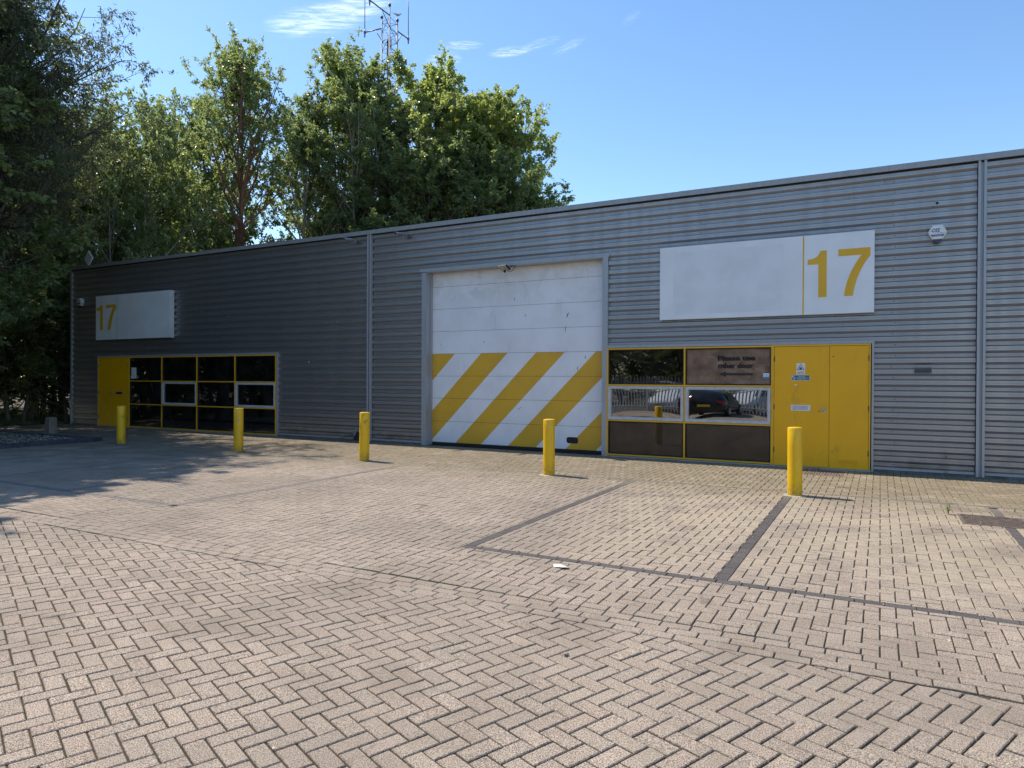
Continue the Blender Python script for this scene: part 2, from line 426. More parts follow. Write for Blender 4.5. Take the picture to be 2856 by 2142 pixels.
S.cycles.max_bounces = 10; S.cycles.diffuse_bounces = 6; S.cycles.transparent_max_bounces = 12; S.cycles.caustics_reflective = False; S.cycles.caustics_refractive = False
S.cycles.use_denoising = True

# ------------------------------------------------------------------ ground
def sheet(name, x0, x1, y0, y1, z, mat, nx=2, ny=2):
    xs = np.linspace(x0, x1, nx); ys = np.linspace(y0, y1, ny)
    X, Y = np.meshgrid(xs, ys); V = np.c_[X.ravel(), Y.ravel(), np.full(X.size, z)]
    i = np.arange(nx*ny).reshape(ny, nx)
    F = np.stack([i[:-1, :-1], i[:-1, 1:], i[1:, 1:], i[1:, :-1]], -1).reshape(-1, 4)
    me = np_mesh(name, V, [F]); me.materials.append(mat)
    o = bpy.data.objects.new(name, me); link(o); tag(o, kind='structure'); return o

sheet('ground', -1500, 1500, -1500, 1500, -.09, M['soil'])
sheet('joint_bed', -26.0, 14, -17.6, .3, -.0095, M['joint'])
sheet('road', -60, 60, -34, -17.6, -.03, M['asphalt'])

def clip(poly, ax, val, keep_less):
    out = []
    for i in range(len(poly)):
        a, b = poly[i], poly[(i+1) % len(poly)]
        da, db = (a[ax]-val), (b[ax]-val)
        if not keep_less: da, db = -da, -db
        if da <= 0: out.append(a)
        if (da < 0 < db) or (db < 0 < da):
            t = da/(da-db); out.append((a[0]+(b[0]-a[0])*t, a[1]+(b[1]-a[1])*t))
    return out
def area(p):
    return .5*sum(p[i][0]*p[(i+1) % len(p)][1]-p[(i+1) % len(p)][0]*p[i][1] for i in range(len(p)))

U = .0992; JG = .0080
rng = np.random.default_rng(5)
def herring(x0, x1, y0, y1, ang, org):
    c, s = math.cos(ang), math.sin(ang)
    cor = np.array([(x, y) for x in (x0, x1) for y in (y0, y1)])-org
    uu_ = (cor@np.array([c, s]))/U; vv_ = (cor@np.array([-s, c]))/U
    i = np.arange(int(uu_.min())-3, int(uu_.max())+3); j = np.arange(int(vv_.min())-3, int(vv_.max())+3)
    I, J = np.meshgrid(i, j); k = (I-J) % 4
    out = []
    for kk, (du, dv, rot) in ((0, (1, .5, 0)), (3, (.5, 1, PI/2))):
        m = k == kk; u = (I[m]+du)*U; v = (J[m]+dv)*U
        out.append(np.c_[org[0]+c*u-s*v, org[1]+s*u+c*v, np.full(len(u), ang+rot)])
    B = np.vstack(out)
    return B[(B[:, 0] > x0-.2) & (B[:, 0] < x1+.2) & (B[:, 1] > y0-.2) & (B[:, 1] < y1+.2)]

class Pavers:
    def __init__(s): s.V = []; s.F4 = []; s.n = 0; s.FN = {}
    def full(s, B, hl, hw):
        n = len(B); c = np.cos(B[:, 2]); sn = np.sin(B[:, 2]); ch = .0042
        hl_ = hl+rng.normal(0, .0007, n); hw_ = hw+rng.normal(0, .0007, n)
        zj = rng.normal(0, .0011, n); tx = rng.normal(0, .007, n); ty = rng.normal(0, .009, n); dr = rng.normal(0, .006, n)
        c, sn = np.cos(B[:, 2]+dr), np.sin(B[:, 2]+dr)
        V = np.zeros((n, 12, 3))
        for r, (ins, z) in enumerate(((ch, 0), (0, -ch), (0, -.03))):
            for q, (a, b) in enumerate(((-1, -1), (1, -1), (1, 1), (-1, 1))):
                lx = a*(hl_-ins); ly = b*(hw_-ins)
                V[:, r*4+q, 0] = B[:, 0]+c*lx-sn*ly; V[:, r*4+q, 1] = B[:, 1]+sn*lx+c*ly
                V[:, r*4+q, 2] = z+zj+tx*lx+ty*ly
        base = s.n+np.arange(n)*12
        fs = [(0, 1, 2, 3)]+[(4+i, 4+(i+1) % 4, (i+1) % 4, i) for i in range(4)]+[(8+i, 8+(i+1) % 4, 4+(i+1) % 4, 4+i) for i in range(4)]
        F = base[:, None, None]+np.array(fs)[None]
        s.V.append(V.reshape(-1, 3)); s.F4.append(F.reshape(-1, 4)); s.n += n*12
    def piece(s, poly):
        if len(poly) < 3 or area(poly) < 6e-4: return
        if area(poly) < 0: poly = poly[::-1]
        cx = sum(p[0] for p in poly)/len(poly); cy = sum(p[1] for p in poly)/len(poly); k = len(poly); z = rng.normal(0, .0009)
        d = [max(math.hypot(p[0]-cx, p[1]-cy), .01) for p in poly]
        top = [(cx+(p[0]-cx)*max(1-.006/q, .3), cy+(p[1]-cy)*max(1-.006/q, .3), z) for p, q in zip(poly, d)]
        V = top+[(p[0], p[1], z-.0042) for p in poly]+[(p[0], p[1], -.03) for p in poly]
        b = s.n; s.V.append(np.array(V)); s.n += 3*k
        s.FN.setdefault(k, []).append([b+i for i in range(k)])
        s.F4.append(np.array([(b+k+i, b+k+(i+1) % k, b+(i+1) % k, b+i) for i in range(k)]+[(b+2*k+i, b+2*k+(i+1) % k, b+k+(i+1) % k, b+k+i) for i in range(k)]))
    def build(s, name, mat):
        F = [np.vstack(s.F4)]+[np.array(v) for v in s.FN.values()]
        me = np_mesh(name, np.vstack(s.V), F); me.materials.append(mat)
        o = bpy.data.objects.new(name, me); link(o); tag(o, kind='structure'); return o

def rect_of(b, hl, hw):
    c, s = math.cos(b[2]), math.sin(b[2])
    return [(b[0]+c*a-s*d, b[1]+s*a+c*d) for a, d in ((-hl, -hw), (hl, -hw), (hl, hw), (-hl, hw))]
HL, HW = U-JG/2, U/2-JG/2
P = Pavers()
# near field : herringbone laid at an angle
YA = -9.60
BA = herring(-17.3, 7.5, -17.5, YA, math.radians(-22.3), np.array([.02, -11.03]))
BA = BA[(BA[:, 0] > -17.2) & (BA[:, 0] < 7.5) & (BA[:, 1] > -17.45)]
ext = HL*np.abs(np.sin(BA[:, 2]))+HW*np.abs(np.cos(BA[:, 2])); top = BA[:, 1]+ext
P.full(BA[top < YA], HL-.0006, HW-.0006)
for b in BA[(top >= YA) & (BA[:, 1]-ext < YA)]: P.piece(clip(rect_of(b, HL, HW), 1, YA, True))
# three stretcher courses along the edge of the angled field
for k in range(3):
    y = YA+.011+(k+.5)*U; xs = np.arange(-17.3, 7.5, 2*U)+(k % 2)*U+.03*k
    y = y+.012*np.sin(xs*.9+1)+.008*np.sin(xs*2.3)
    P.full(np.c_[xs, y, np.zeros(len(xs))+.011*np.cos(xs*.9+1)], HL, HW)
# square-on herringbone up to the wall, cut round the charcoal lines and covers
YB = YA+.011+3*U+.004
LW = .052
HOLES = [(-3.48-LW, -3.48+LW, -8.232, -3.06), (-1.12-LW, -1.12+LW, -8.232, -3.17), (1.275-LW, 1.275+LW, -8.232, -3.17), (3.68-LW, 3.68+LW, -8.232, -3.17), (-7.82-LW, -7.82+LW, -8.232, -3.17), (-10.2-LW, -10.2+LW, -8.232, -3.17),
         (-12.6-LW, -12.6+LW, -8.232, -3.17), (-15.0-LW, -15.0+LW, -8.232, -3.17),
         (-3.53, 7.5, -8.232, -8.130), (-17.2, -7.77, -8.232, -8.130), (-17.2, 7.5, -3.165, -3.065),
         (.835, 1.50, -4.54, -3.86), (-1.245, -.545, -.99, -.27), (-.56, -.38, -2.36, -2.18)]
BB = herring(-25.6, 7.5, YB, .06, 0.0, np.array([.01, -7.0]))
bx = np.where(np.abs(np.cos(BB[:, 2])) > .5, HL, HW); by = np.where(np.abs(np.cos(BB[:, 2])) > .5, HW, HL)
x0, x1, y0, y1 = BB[:, 0]-bx, BB[:, 0]+bx, BB[:, 1]-by, BB[:, 1]+by
keep = (x1 < 7.5) & (y0 < .05) & (y1 > YB)
KERBX, KERBY = -17.36, -3.28
keep &= ~((x1 < KERBX) & (y1 < KERBY)) & (x0 > -25.4)
cut = (y0 < YB) | (y1 > .05) | ((x0 < KERBX) & (y0 < KERBY))
for hx0, hx1, hy0, hy1 in HOLES:
    keep &= ~((x0 > hx0) & (x1 < hx1) & (y0 > hy0) & (y1 < hy1))
    cut |= (x1 > hx0) & (x0 < hx1) & (y1 > hy0) & (y0 < hy1)
P.full(BB[keep & ~cut], HL, HW)
for b in BB[keep & cut]:
    polys = [clip(clip(rect_of(b, HL, HW), 1, YB, False), 1, .05, True)]
    for hx0, hx1, hy0, hy1 in HOLES:
        nxt = []
        for q in polys:
            if len(q) < 3: continue
            px = [p[0] for p in q]; py = [p[1] for p in q]
            if max(px) <= hx0 or min(px) >= hx1 or max(py) <= hy0 or min(py) >= hy1: nxt.append(q); continue
            nxt.append(clip(q, 0, hx0, True)); nxt.append(clip(q, 0, hx1, False))
            mid = clip(clip(q, 0, hx0, False), 0, hx1, True)
            if len(mid) >= 3: nxt.append(clip(mid, 1, hy0, True)); nxt.append(clip(mid, 1, hy1, False))
        polys = nxt
    for q in polys: P.piece(q)
P.build('paving', M['paver'])
L = Pavers()
def strip(x0, x1, y0, y1):
    if x1-x0 > y1-y0:
        n = int((x1-x0)/(2*U)); xs = x0+U+np.arange(n)*2*U
        L.full(np.c_[xs, np.full(n, (y0+y1)/2), np.zeros(n)], U-.0022, (y1-y0)/2-.004)
    else:
        n = int((y1-y0)/(2*U)); ys = y0+U+np.arange(n)*2*U
        L.full(np.c_[np.full(n, (x0+x1)/2), ys, np.full(n, PI/2)], U-.0022, (x1-x0)/2-.004)
for xl in (-3.48, -1.12, 1.275, 3.68, -7.82, -10.2, -12.6, -15.0):
    if xl == 1.275: strip(xl-LW, xl+LW, -8.13, -4.55); strip(xl-LW, xl+LW, -3.85, -3.17)
    else: strip(xl-LW, xl+LW, -8.13, -3.17)
strip(-3.53, 7.5, -8.232, -8.130); strip(-17.2, -7.77, -8.232, -8.130); strip(-17.2, 7.5, -3.165, -3.065)
L.build('bay_line', M['paverd'])

# drain covers
def slotted(name, x0, x1, y0, y1, ang, pitch, label, cat, mat, wid=.5):
    rt = empty(name, ((x0+x1)/2, (y0+y1)/2, 0)); tag(rt, label, cat)
    hx, hy = (x1-x0)/2, (y1-y0)/2
    fr = MB(); t = .03
    fr.box(-hx, hx, -hy, -hy+t, -.04, .002); fr.box(-hx, hx, hy-t, hy, -.04, .002); fr.box(-hx, -hx+t, -hy+t, hy-t, -.04, .002); fr.box(hx-t, hx, -hy+t, hy-t, -.04, .002)
    fr.build('frame', mat, rt)
    br = MB(); br.box(-hx+t, hx-t, -hy+t, hy-t, -.05, -.0085)
    c, s = math.cos(ang), math.sin(ang); R = hx+hy
    for k in range(int(-R/pitch), int(R/pitch)+1):
        off = k*pitch; q = [(-R, off-pitch*wid/2), (R, off-pitch*wid/2), (R, off+pitch*wid/2), (-R, off+pitch*wid/2)]
        q = [(c*a-s*b, s*a+c*b) for a, b in q]
        for ax, v, kl in ((0, hx-t, True), (0, -hx+t, False), (1, hy-t, True), (1, -hy+t, False)):
            if q: q = clip(q, ax, v, kl)
        if len(q) >= 3 and abs(area(q)) > 1e-4:
            n = len(q)
            br.add([(a, b, -.001) for a, b in q]+[(a, b, -.03) for a, b in q], [tuple(range(n))]+[(i+n, (i+1) % n+n, (i+1) % n, i) for i in range(n)])
    br.build('bars', mat, rt)
    return rt
slotted('drain_grate', .835, 1.50, -4.54, -3.86, math.radians(38), .052, 'rusty square drain grate with diagonal slots in the bay paving at right', 'drain grate', M['iron'], .56)
slotted('door_grate', -1.245, -.545, -.99, -.27, PI/2, .045, 'brown ribbed grate let into paving before the right yellow door', 'grate', M['iron'], .6)
ic = MB(); ic.box(-.088, .088, -.088, .088, -.03, .001); ic.box(-.03, .03, -.008, .008, .001, .003)
tag(ic.build('inspection_cover', M['iron'], None, (-.47, -2.27, 0)), 'small square metal cover set in paving behind the rightmost bollard', 'cover')

# planted bed at the left with engineering-brick kerb, gravel and litter
kb = MB(); y = KERBY
def kbrick(cx, cy, rz, h=.105):
    c, s = math.cos(rz), math.sin(rz); a, b = .033, .10; q = .006
    h += rnd.uniform(-.006, .006); dx = rnd.uniform(-.004, .004)
    v = [(cx+dx+c*i*a-s*j*b, cy+s*i*a+c*j*b, z) for z, k in ((-.05, 0),) for i, j in ((-1, -1), (1, -1), (1, 1), (-1, 1))]
    v += [(cx+dx+c*i*a-s*j*b, cy+s*i*a+c*j*b, h-q) for i, j in ((-1, -1), (1, -1), (1, 1), (-1, 1))]
    v += [(cx+dx+c*i*(a-q)-s*j*(b-q), cy+s*i*(a-q)+c*j*(b-q), h) for i, j in ((-1, -1), (1, -1), (1, 1), (-1, 1))]
    f = [(8, 9, 10, 11)]+[(i, (i+1) % 4, 4+(i+1) % 4, 4+i) for i in range(4)]+[(4+i, 4+(i+1) % 4, 8+(i+1) % 4, 8+i) for i in range(4)]
    kb.add(v, f)
k = 0
while -3.34-k*.0715 > -12: kbrick(-17.45+.03*math.sin(k*.06), -3.34-k*.0715, PI/2); k += 1
for k in range(90): kbrick(-17.6-k*.0715, -3.36, 0, .085)
tag(kb.build('kerb', M['kerb']), kind='structure')
bd = sheet('planting_bed', -34, -17.53, -12, -3.44, .05, M['soil'])
gv = np.random.default_rng(11)
def scatter(name, n, sampler, sizes, mat, flat=.5, zfun=None, label=None):
    """little faceted pieces (pebbles / dry leaf flakes) strewn over a surface"""
    xy = sampler(n); n = len(xy); s = gv.uniform(*sizes, n)*gv.uniform(.6, 1.2, n)
    a = gv.uniform(0, 2*PI, n); asp = gv.uniform(.45, .95, n)
    base = np.array([(-1, 0, .3), (0, -1, .25), (1, 0, .3), (0, 1, .35), (0.1, 0.05, 1.0)])
    V = np.zeros((n, 5, 3)); c, sn = np.cos(a), np.sin(a)
    for k, (bx_, by_, bz) in enumerate(base):
        jx = bx_*s*gv.uniform(.75, 1.2, n); jy = by_*s*asp*gv.uniform(.75, 1.2, n)
        V[:, k, 0] = xy[:, 0]+c*jx-sn*jy; V[:, k, 1] = xy[:, 1]+sn*jx+c*jy; V[:, k, 2] = xy[:, 2]+bz*s*flat*gv.uniform(.6, 1.2, n)
    F = (np.arange(n)*5)[:, None, None]+np.array([(0, 1, 4), (1, 2, 4), (2, 3, 4), (3, 0, 4)])[None]
    me = np_mesh(name, V.reshape(-1, 3), [F.reshape(-1, 3)]); me.materials.append(mat)
    o = bpy.data.objects.new(name, me); link(o); tag(o, label, kind='stuff'); return o
def bed_s(n):
    x = gv.uniform(-27, -17.6, n); y = gv.uniform(-9, -3.45, n); return np.c_[x, y, np.full(n, .05)]
scatter('gravel', 9000, bed_s, (.012, .035), M['grav'], .6)
def lit_s(n):
    x = gv.uniform(-25, 6.5, n); y = -np.abs(gv.gamma(1.5, 1.15, n))
    ok = (y > -9.3) & ~((x < -17.4) & (y < -3.2))
    return np.c_[x, y, np.full(n, 0.0)][ok]
scatter('leaf_litter', 8500, lit_s, (.006, .017), M['litter'], .35)
def lit2_s(n):
    x = gv.uniform(-14, 6.0, n); y = gv.uniform(-12.8, -2, n); return np.c_[x, y, np.zeros(n)]
scatter('leaf_scraps', 900, lit2_s, (.004, .012), M['litter'], .4)
def soil_s(n):
    x = gv.uniform(-36, -25.4, n); y = gv.uniform(-3.4, 6, n); return np.c_[x, y, np.full(n, -.085)]
scatter('woodland_litter', 7000, soil_s, (.02, .06), M['litter'], .3)

def grass(name, n, samp, h, mat):
    xy = samp(n); n = len(xy); hh = gv.uniform(*h, n); a = gv.uniform(0, 2*PI, n); ln = gv.uniform(.1, .6, n); wd = .006
    V = np.zeros((n, 3, 3)); c, s = np.cos(a), np.sin(a)
    V[:, 0] = np.c_[xy[:, 0]-s*wd, xy[:, 1]+c*wd, xy[:, 2]]; V[:, 1] = np.c_[xy[:, 0]+s*wd, xy[:, 1]-c*wd, xy[:, 2]]
    V[:, 2] = np.c_[xy[:, 0]+c*hh*ln, xy[:, 1]+s*hh*ln, xy[:, 2]+hh]
    F = (np.arange(n)*3)[:, None]+np.array([[0, 1, 2]])
    me = np_mesh(name, V.reshape(-1, 3), [F]); me.materials.append(mat)
    o = bpy.data.objects.new(name, me); link(o); tag(o, kind='stuff'); return o
def gr_s(n):
    x = gv.uniform(-36, -24.8, n); y = gv.uniform(-3.1, 3.0, n); k = np.sin(x*1.7+y)*.5+np.sin(y*2.1-x*.6)*.5
    return np.c_[x, y, np.full(n, -.09)][(k > -.2) & ((x < -25.5) | (y > .2))]
grass('grass', 16000, gr_s, (.06, .28), M['grass'])
def moss_s(n):
    x = gv.uniform(-13, 5.5, n); y = -np.abs(gv.normal(0, .16, n))-.02
    return np.c_[x, y, np.full(n, -.004)][np.sin(x*3.1)+np.sin(x*1.3+2) > .5]
grass('moss_tufts', 1500, moss_s, (.01, .05), M['grass'])

# ------------------------------------------------------------------ the industrial unit
XL, XR = -24.65, 14.0
bld = empty('industrial_unit', (-9.0, 0, 0))
tag(bld, 'long grey ribbed metal industrial unit with two yellow doors and a striped roller door', 'building')
def part(mb, name, mat, parent=None, label=None):
    parent = bld if parent is None else parent
    o = mb.build(name, mat, parent)
    px, py, pz = 0, 0, 0; q = parent
    while q is not None:
        px += q.location.x; py += q.location.y; pz += q.location.z; q = q.parent
    o.location = (-px, -py, -pz)
    if label: o['label'] = label
    return o
PP = .1915; YC, YT = .012, .055
def prof():
    # one period, from the top of the crown downwards : (drop, y)
    return [(0, YC), (.035, YC), (.0365, YC+.004), (.0405, YC+.004), (.042, YC), (.072, YC), (.114, YT), (.124, YT), (.126, YT-.006), (.132, YT-.006), (.134, YT), (.146, YT), (.148, YT-.006), (.154, YT-.006), (.156, YT), (.170, YT)]
def clad(mb, x0, x1, z0, z1, ztop=5.265):
    pts = []; k = 0
    while ztop-k*PP > -.3:
        pts += [(ztop-k*PP-d, y) for d, y in prof()]; k += 1
    out = []
    for (za, ya), (zb, yb) in zip(pts[:-1], pts[1:]):
        if za <= z0 or zb >= z1: continue
        A, B = (za, ya), (zb, yb)
        if za > z1: A = (z1, ya+(yb-ya)*(za-z1)/(za-zb))
        if zb < z0: B = (z0, ya+(yb-ya)*(za-z0)/(za-zb))
        if not out: out.append(A)
        out.append(B)
    v = [(x, y, z) for x in (x0, x1) for z, y in out]; n = len(out)
    mb.add(v, [(i, i+1, n+i+1, n+i) for i in range(n-1)])
WL0, WL1, WR0, WR1 = -23.05, -14.80, -5.09, -.15       # glazed openings
ZT = 2.285
RD0, RD1, RDT = -9.77, -5.09, 4.20
for segs in ([(XL+.06, WL0-.05, .05, 5.27), (WL0-.05, WL1+.05, ZT+.04, 5.27), (WL1+.05, -11.57, .05, 5.27)],
             [(-11.44, RD0-.10, .05, 5.27), (RD0-.10, RD1+.0, RDT+.085, 5.27)],
             [(RD1+.0, WR1+.045, ZT+.045, 5.27), (WR1+.045, 1.405, .05, 5.27)], [(1.54, XR, .05, 5.27)]):
    mb = MB()
    for q in segs: clad(mb, *q)
    part(mb, 'wall_cladding', M['clad'])
# boxes added behind the sheeting to block light; side and rear walls, roof
mb = MB(); dd = .075
for x0, x1, z0, z1 in ((XL+.02, WL0-.02, -.05, 5.25), (WL0-.02, WL1+.02, ZT+.01, 5.25), (WL1+.02, RD0-.02, -.05, 5.25), (RD0-.02, RD1-.03, RDT+.02, 5.25), (RD1-.03, WR1+.02, ZT+.01, 5.25), (WR1+.02, XR, -.05, 5.25), (RD1-.03, RD1+.01, -.05, ZT+.01)):
    mb.box(x0, x1, dd, dd+.12, z0, z1)
part(mb, 'light_block_backing', M['dark'])
DEP = 9.5
mb = MB(); mb.box(XL, XL+.1, .21, DEP, -.05, 5.2); part(mb, 'side_wall', M['clad'])
mb = MB(); mb.box(XR-.1, XR, .21, DEP, -.05, 5.2); part(mb, 'side_wall', M['clad'])
mb = MB(); mb.box(XL, XR, DEP+.002, DEP+.1, -.05, 5.2); part(mb, 'rear_wall', M['clad'])
mb = MB(); mb.box(XL+.1, XR-.1, .2, DEP, 5.0, 5.12); part(mb, 'roof', M['roof'])
# parapet capping in lapped lengths
mb = MB(); xs = [XL-.02]; 
while xs[-1] < XR: xs.append(xs[-1]+3.02)
for i, (a, b) in enumerate(zip(xs[:-1], xs[1:])):
    mb.box(a+.002, b-.002, -.065, .34, 5.302+.0015*(i % 2), 5.388+.002*(i % 2))
    mb.box(a+.002, b-.002, -.065, -.035, 5.287, 5.302+.0015*(i % 2)); mb.box(b-.05, b+.05, -.0675, .2, 5.296, 5.3915)
part(mb, 'parapet_capping', M['cap'])
mb = MB(); mb.box(XL, XR, -.01, .07, 5.262, 5.30); part(mb, 'shadow_strip', M['dark'])  # solid near-black strip painted as the shadow under the capping
# plinth
mb = MB()
for a, b in ((XL, WL0-.05), (WL1+.05, RD0-.12), (WR1+.05, XR)): part(MB().box(a, b, .006, .07, -.05, .052), 'plinth', M['concrete'])
for a, b in ((-11.43, RD0-.11), (WR1+.06, 1.40), (1.56, XR), (WL1+.06, -12.1)): part(MB().box(a, b, -.004, .03, .052, .085), 'base_flashing', M['trim'])
# vertical cover strips
for xa, xb, xc, xd in ((-11.567, -11.518, -11.485, -11.438), (1.413, 1.450, 1.495, 1.533)):
    mb = MB(); mb.box(xa, xb, -.045, .03, .02, 5.287); mb.box(xc, xd, -.045, .03, .02, 5.287); mb.box(xb, xc, .0, .035, .02, 5.285)
    for z in np.arange(.7, 5.2, .72): mb.tube([(xb+.008, -.006, z), (xb+.008, .0, z)], .006, 6)
    part(mb, 'cover_strip', M['trim'])
mb = MB(); mb.box(XL-.005, XL+.07, -.012, .06, .0, 5.28); part(mb, 'corner_flashing', M['trim'])
# cladding fixings and small marks
mb = MB()
for x in (-20.6, -17.2, -13.3, -8.3, -3.2, .2, 3.4):
    for k in range(27):
        z = 5.265-k*PP-.140
        if x < WL1 and x > WL0 and z < 2.4: continue
        if RD0-.1 < x < RD1 and z < 4.3: continue
        if WR0 < x < WR1 and z < 2.4: continue
        xx = x+rnd.uniform(-.03, .03); mb.tube([(xx, YT-.012, z), (xx, YT, z)], .0085, 6)
for k in range(60):
    x = rnd.uniform(-14, 5); z = rnd.uniform(2.5, 5.2)
    if RD0-.2 < x < RD1+.1: continue
    mb.tube([(x, YC-.004, z), (x, YC+.02, z)], .006, 6)
part(mb, 'fixing_screws', M['rubber'])
mb = MB()
for x, z, l, a in ((-17.95, 3.62, .10, 20), (-16.75, 3.40, .12, 30), (-13.6, 2.05, .10, 45), (-19.0, 4.5, .05, 10), (-12.6, 3.1, .06, 70)):
    c, s_ = math.cos(math.radians(a))*l/2, math.sin(math.radians(a))*l/2; mb.prism([(x-c, z-s_), (x+.012, z-.012), (x+c, z+s_), (x-.012, z+.012)], YC-.002, YC-.0008)
part(mb, 'paint_chips', M['sash'])
# roller door
kd = (.25-CAMY)/(-CAMY)
rd = empty('roller_door'); rd.parent = bld; rd.location = (-7.4+9.0, .25, 0)
mb = MB(); zb, pit_ = .045, .534*kd
zz = [1.6+(v-1.6)*kd for v in (.605, 1.153, 1.687, 2.2195, 2.754, 3.29, 3.822)]; zz = [zb+.03]+zz+[RDT+.12]
for a, b in zip(zz[:-1], zz[1:]):
    mb.box(-9.80, -5.06, .25, .29, a+.0035, b-.0035); m_ = (a+b)/2
    mb.box(-9.80, -5.06, .2525, .285, a-.004, a+.0035)
part(mb, 'door_panel', M['roller'], rd)
mb = MB()
for a, b in zip(zz[1:-1], zz[2:]):
    mb.box(-9.79, -5.07, .2494, .2502, a-.0035, a+.0015)
part(mb, 'panel_seam', M['dark'], rd)
mb = MB(); mb.box(-9.80, -5.06, .245, .29, .0, zb+.028); part(mb, 'bottom_seal', M['rubber'], rd)
# black oblong vision slot with rounded ends
sx, sz = pj(-5.89, .297, .25)
def stadium(cx, cz, hw, hh, n=8):
    r = min(hh, hw)*.75 if hh < .3 else .06; p = []
    for (qx, qz, a0) in ((hw-r, hh-r, 0), (-hw+r, hh-r, 90), (-hw+r, -hh+r, 180), (hw-r, -hh+r, 270)):
        for k in range(n+1):
            a = math.radians(a0+90*k/n); p.append((cx+qx+r*math.cos(a), cz+qz+r*math.sin(a)))
    return p
mb = MB(); mb.prism(stadium(sx, sz, .138, .069), .244, .252); part(mb, 'vision_slot', M['rubber'], rd)
mb = MB()
mb.box(-9.885, -9.765, -.012, .05, 0, RDT+.0); mb.box(-9.765, -9.755, -.010, .25, 0, RDT); mb.box(-9.755, -9.735, .16, .26, 0, RDT)
for z in np.arange(.5, 4.1, .62): mb.tube([(-9.80, -.017, z), (-9.80, -.01, z)], .008, 6)
part(mb, 'door_jamb', M['trim'], rd); mb = MB()
mb.box(RD1-.115, RD1-.0, -.012, .075, 0, RDT+.015); mb.box(RD1-.125, RD1-.115, -.01, .25, 0, RDT)
for z in np.arange(.5, 4.1, .62): mb.tube([(RD1-.02, -.017, z+.1), (RD1-.02, -.01, z+.1)], .008, 6)
part(mb, 'door_jamb', M['trim'], rd)
mb = MB(); mb.box(-9.94, RD1+.03, -.016, .04, RDT+.015, RDT+.088); mb.box(-9.76, RD1-.12, -.010, .25, RDT+.0, RDT+.0145); part(mb, 'lintel_flashing', M['trim'], rd)
mb = MB(); mb.box(-9.735, -9.655, .255, .27, 0, RDT); part(mb, 'guide_track', M['dark'], rd)
# scratches left on the door by forklifts
mb = MB()
for x, z, l, a in ((-6.02, 3.02, .16, 66), (-6.07, 2.72, .18, 88), (-7.05, 3.05, .07, 80), (-8.12, 2.48, .07, 82), (-9.33, 2.45, .03, 60), (-7.33, 3.43, .10, 92), (-5.6, 2.1, .10, 78), (-5.78, 1.86, .1, 74), (-7.15, .98, .06, 20), (-7.2, .95, .05, 70)):
    x, z = pj(x, z, .25); c, s = math.cos(math.radians(a))*l/2, math.sin(math.radians(a))*l/2; w_ = .007
    mb.prism([(x-c, z-s), (x+w_, z-s*.2), (x+c, z+s), (x-w_, z+s*.2)], .2488, .2494)
part(mb, 'scratch_marks', M['rubber'], rd)
# glazed screens
def window(x0, x1, z0, z1, glass, sash=False, board=None, bow=0.0):
    w_ = empty('window'); w_.parent = bld; w_.location = ((x0+x1)/2+9.0, .03, z0)
    if sash:
        s = MB(); a, b, c_, d = x0, x1, z0, z1; t = .048
        s.box(a, b, -.028, .035, d-t, d); s.box(a, b, -.028, .035, c_, c_+t); s.box(a, a+t, -.028, .035, c_+t, d-t); s.box(b-t, b, -.028, .035, c_+t, d-t)
        u = t+.012
        s.box(a+t, b-t, -.012, .03, d-u, d-t); s.box(a+t, b-t, -.012, .03, c_+t, c_+u); s.box(a+t, a+u, -.012, .03, c_+u, d-u); s.box(b-u, b-t, -.012, .03, c_+u, d-u)
        part(s, 'sash', M['sash'], w_); x0 += u-.004; x1 -= u-.004; z0 += u-.004; z1 -= u-.004
    n = 16 if bow else 2
    V = []; F = []
    for j in range(n):
        for i in range(n):
            s_, t_ = i/(n-1)*2-1, j/(n-1)*2-1
            V.append((x0+(x1-x0)*(s_+1)/2, .022-bow*(1-s_*s_)*(1-t_*t_), z0+(z1-z0)*(t_+1)/2))
    for j in range(n-1):
        for i in range(n-1): F.append((j*n+i, j*n+i+1, (j+1)*n+i+1, (j+1)*n+i))
    g = MB(); g.add(V, F, bool(bow)); part(g, 'pane', glass, w_)
    if not sash:
        gk = MB(); t = .016
        gk.box(x0, x1, -.004, .026, z1-t, z1); gk.box(x0, x1, -.004, .026, z0, z0+t); gk.box(x0, x0+t, -.004, .026, z0+t, z1-t); gk.box(x1-t, x1, -.004, .026, z0+t, z1-t)
        part(gk, 'gasket', M['rubber'], w_)
    if board:
        b_ = MB(); b_.box(x0, x1, .05, .06, z0, z1); part(b_, 'backing_board', board, w_)
    return w_
fw = .0145
def grid(xs, zs, xdoor=None):
    mb = MB(); X0, X1 = xs[0], xs[-1]
    for x in xs: mb.box(x-fw, x+fw, -.022, .05, zs[0]-.02, zs[-1]+.02)
    for a, b in zip(xs[:-1], xs[1:]):
        for z in zs: mb.box(a+fw, b-fw, -.019, .05, z-fw, z+fw)
    return mb
zs = [.045, .765, 1.505, 2.262]
xr = [-5.085, -3.46, -1.81]
part(grid(xr, zs), 'glazing_frame', M['frame'])
panes = {}
for i in range(2):
    for j in range(3):
        a, b, c_, d = xr[i]+fw+.006, xr[i+1]-fw-.006, zs[j]+fw+.006, zs[j+1]-fw-.006
        if j == 1: panes[i, j] = window(a, b, c_, d, M['glassc'], True, None, .0016)
        elif j == 0: panes[i, j] = window(a, b, c_, d, M['glassb'], False, M['board'])
        else: panes[i, j] = window(a, b, c_, d, M['glassb'] if i else M['glass'], False, M['board2'] if i else None, .0008)
xl = [-21.385, -19.75, -18.11, -16.46, -14.82]
part(grid(xl, zs), 'glazing_frame', M['frame'])
lp = {}
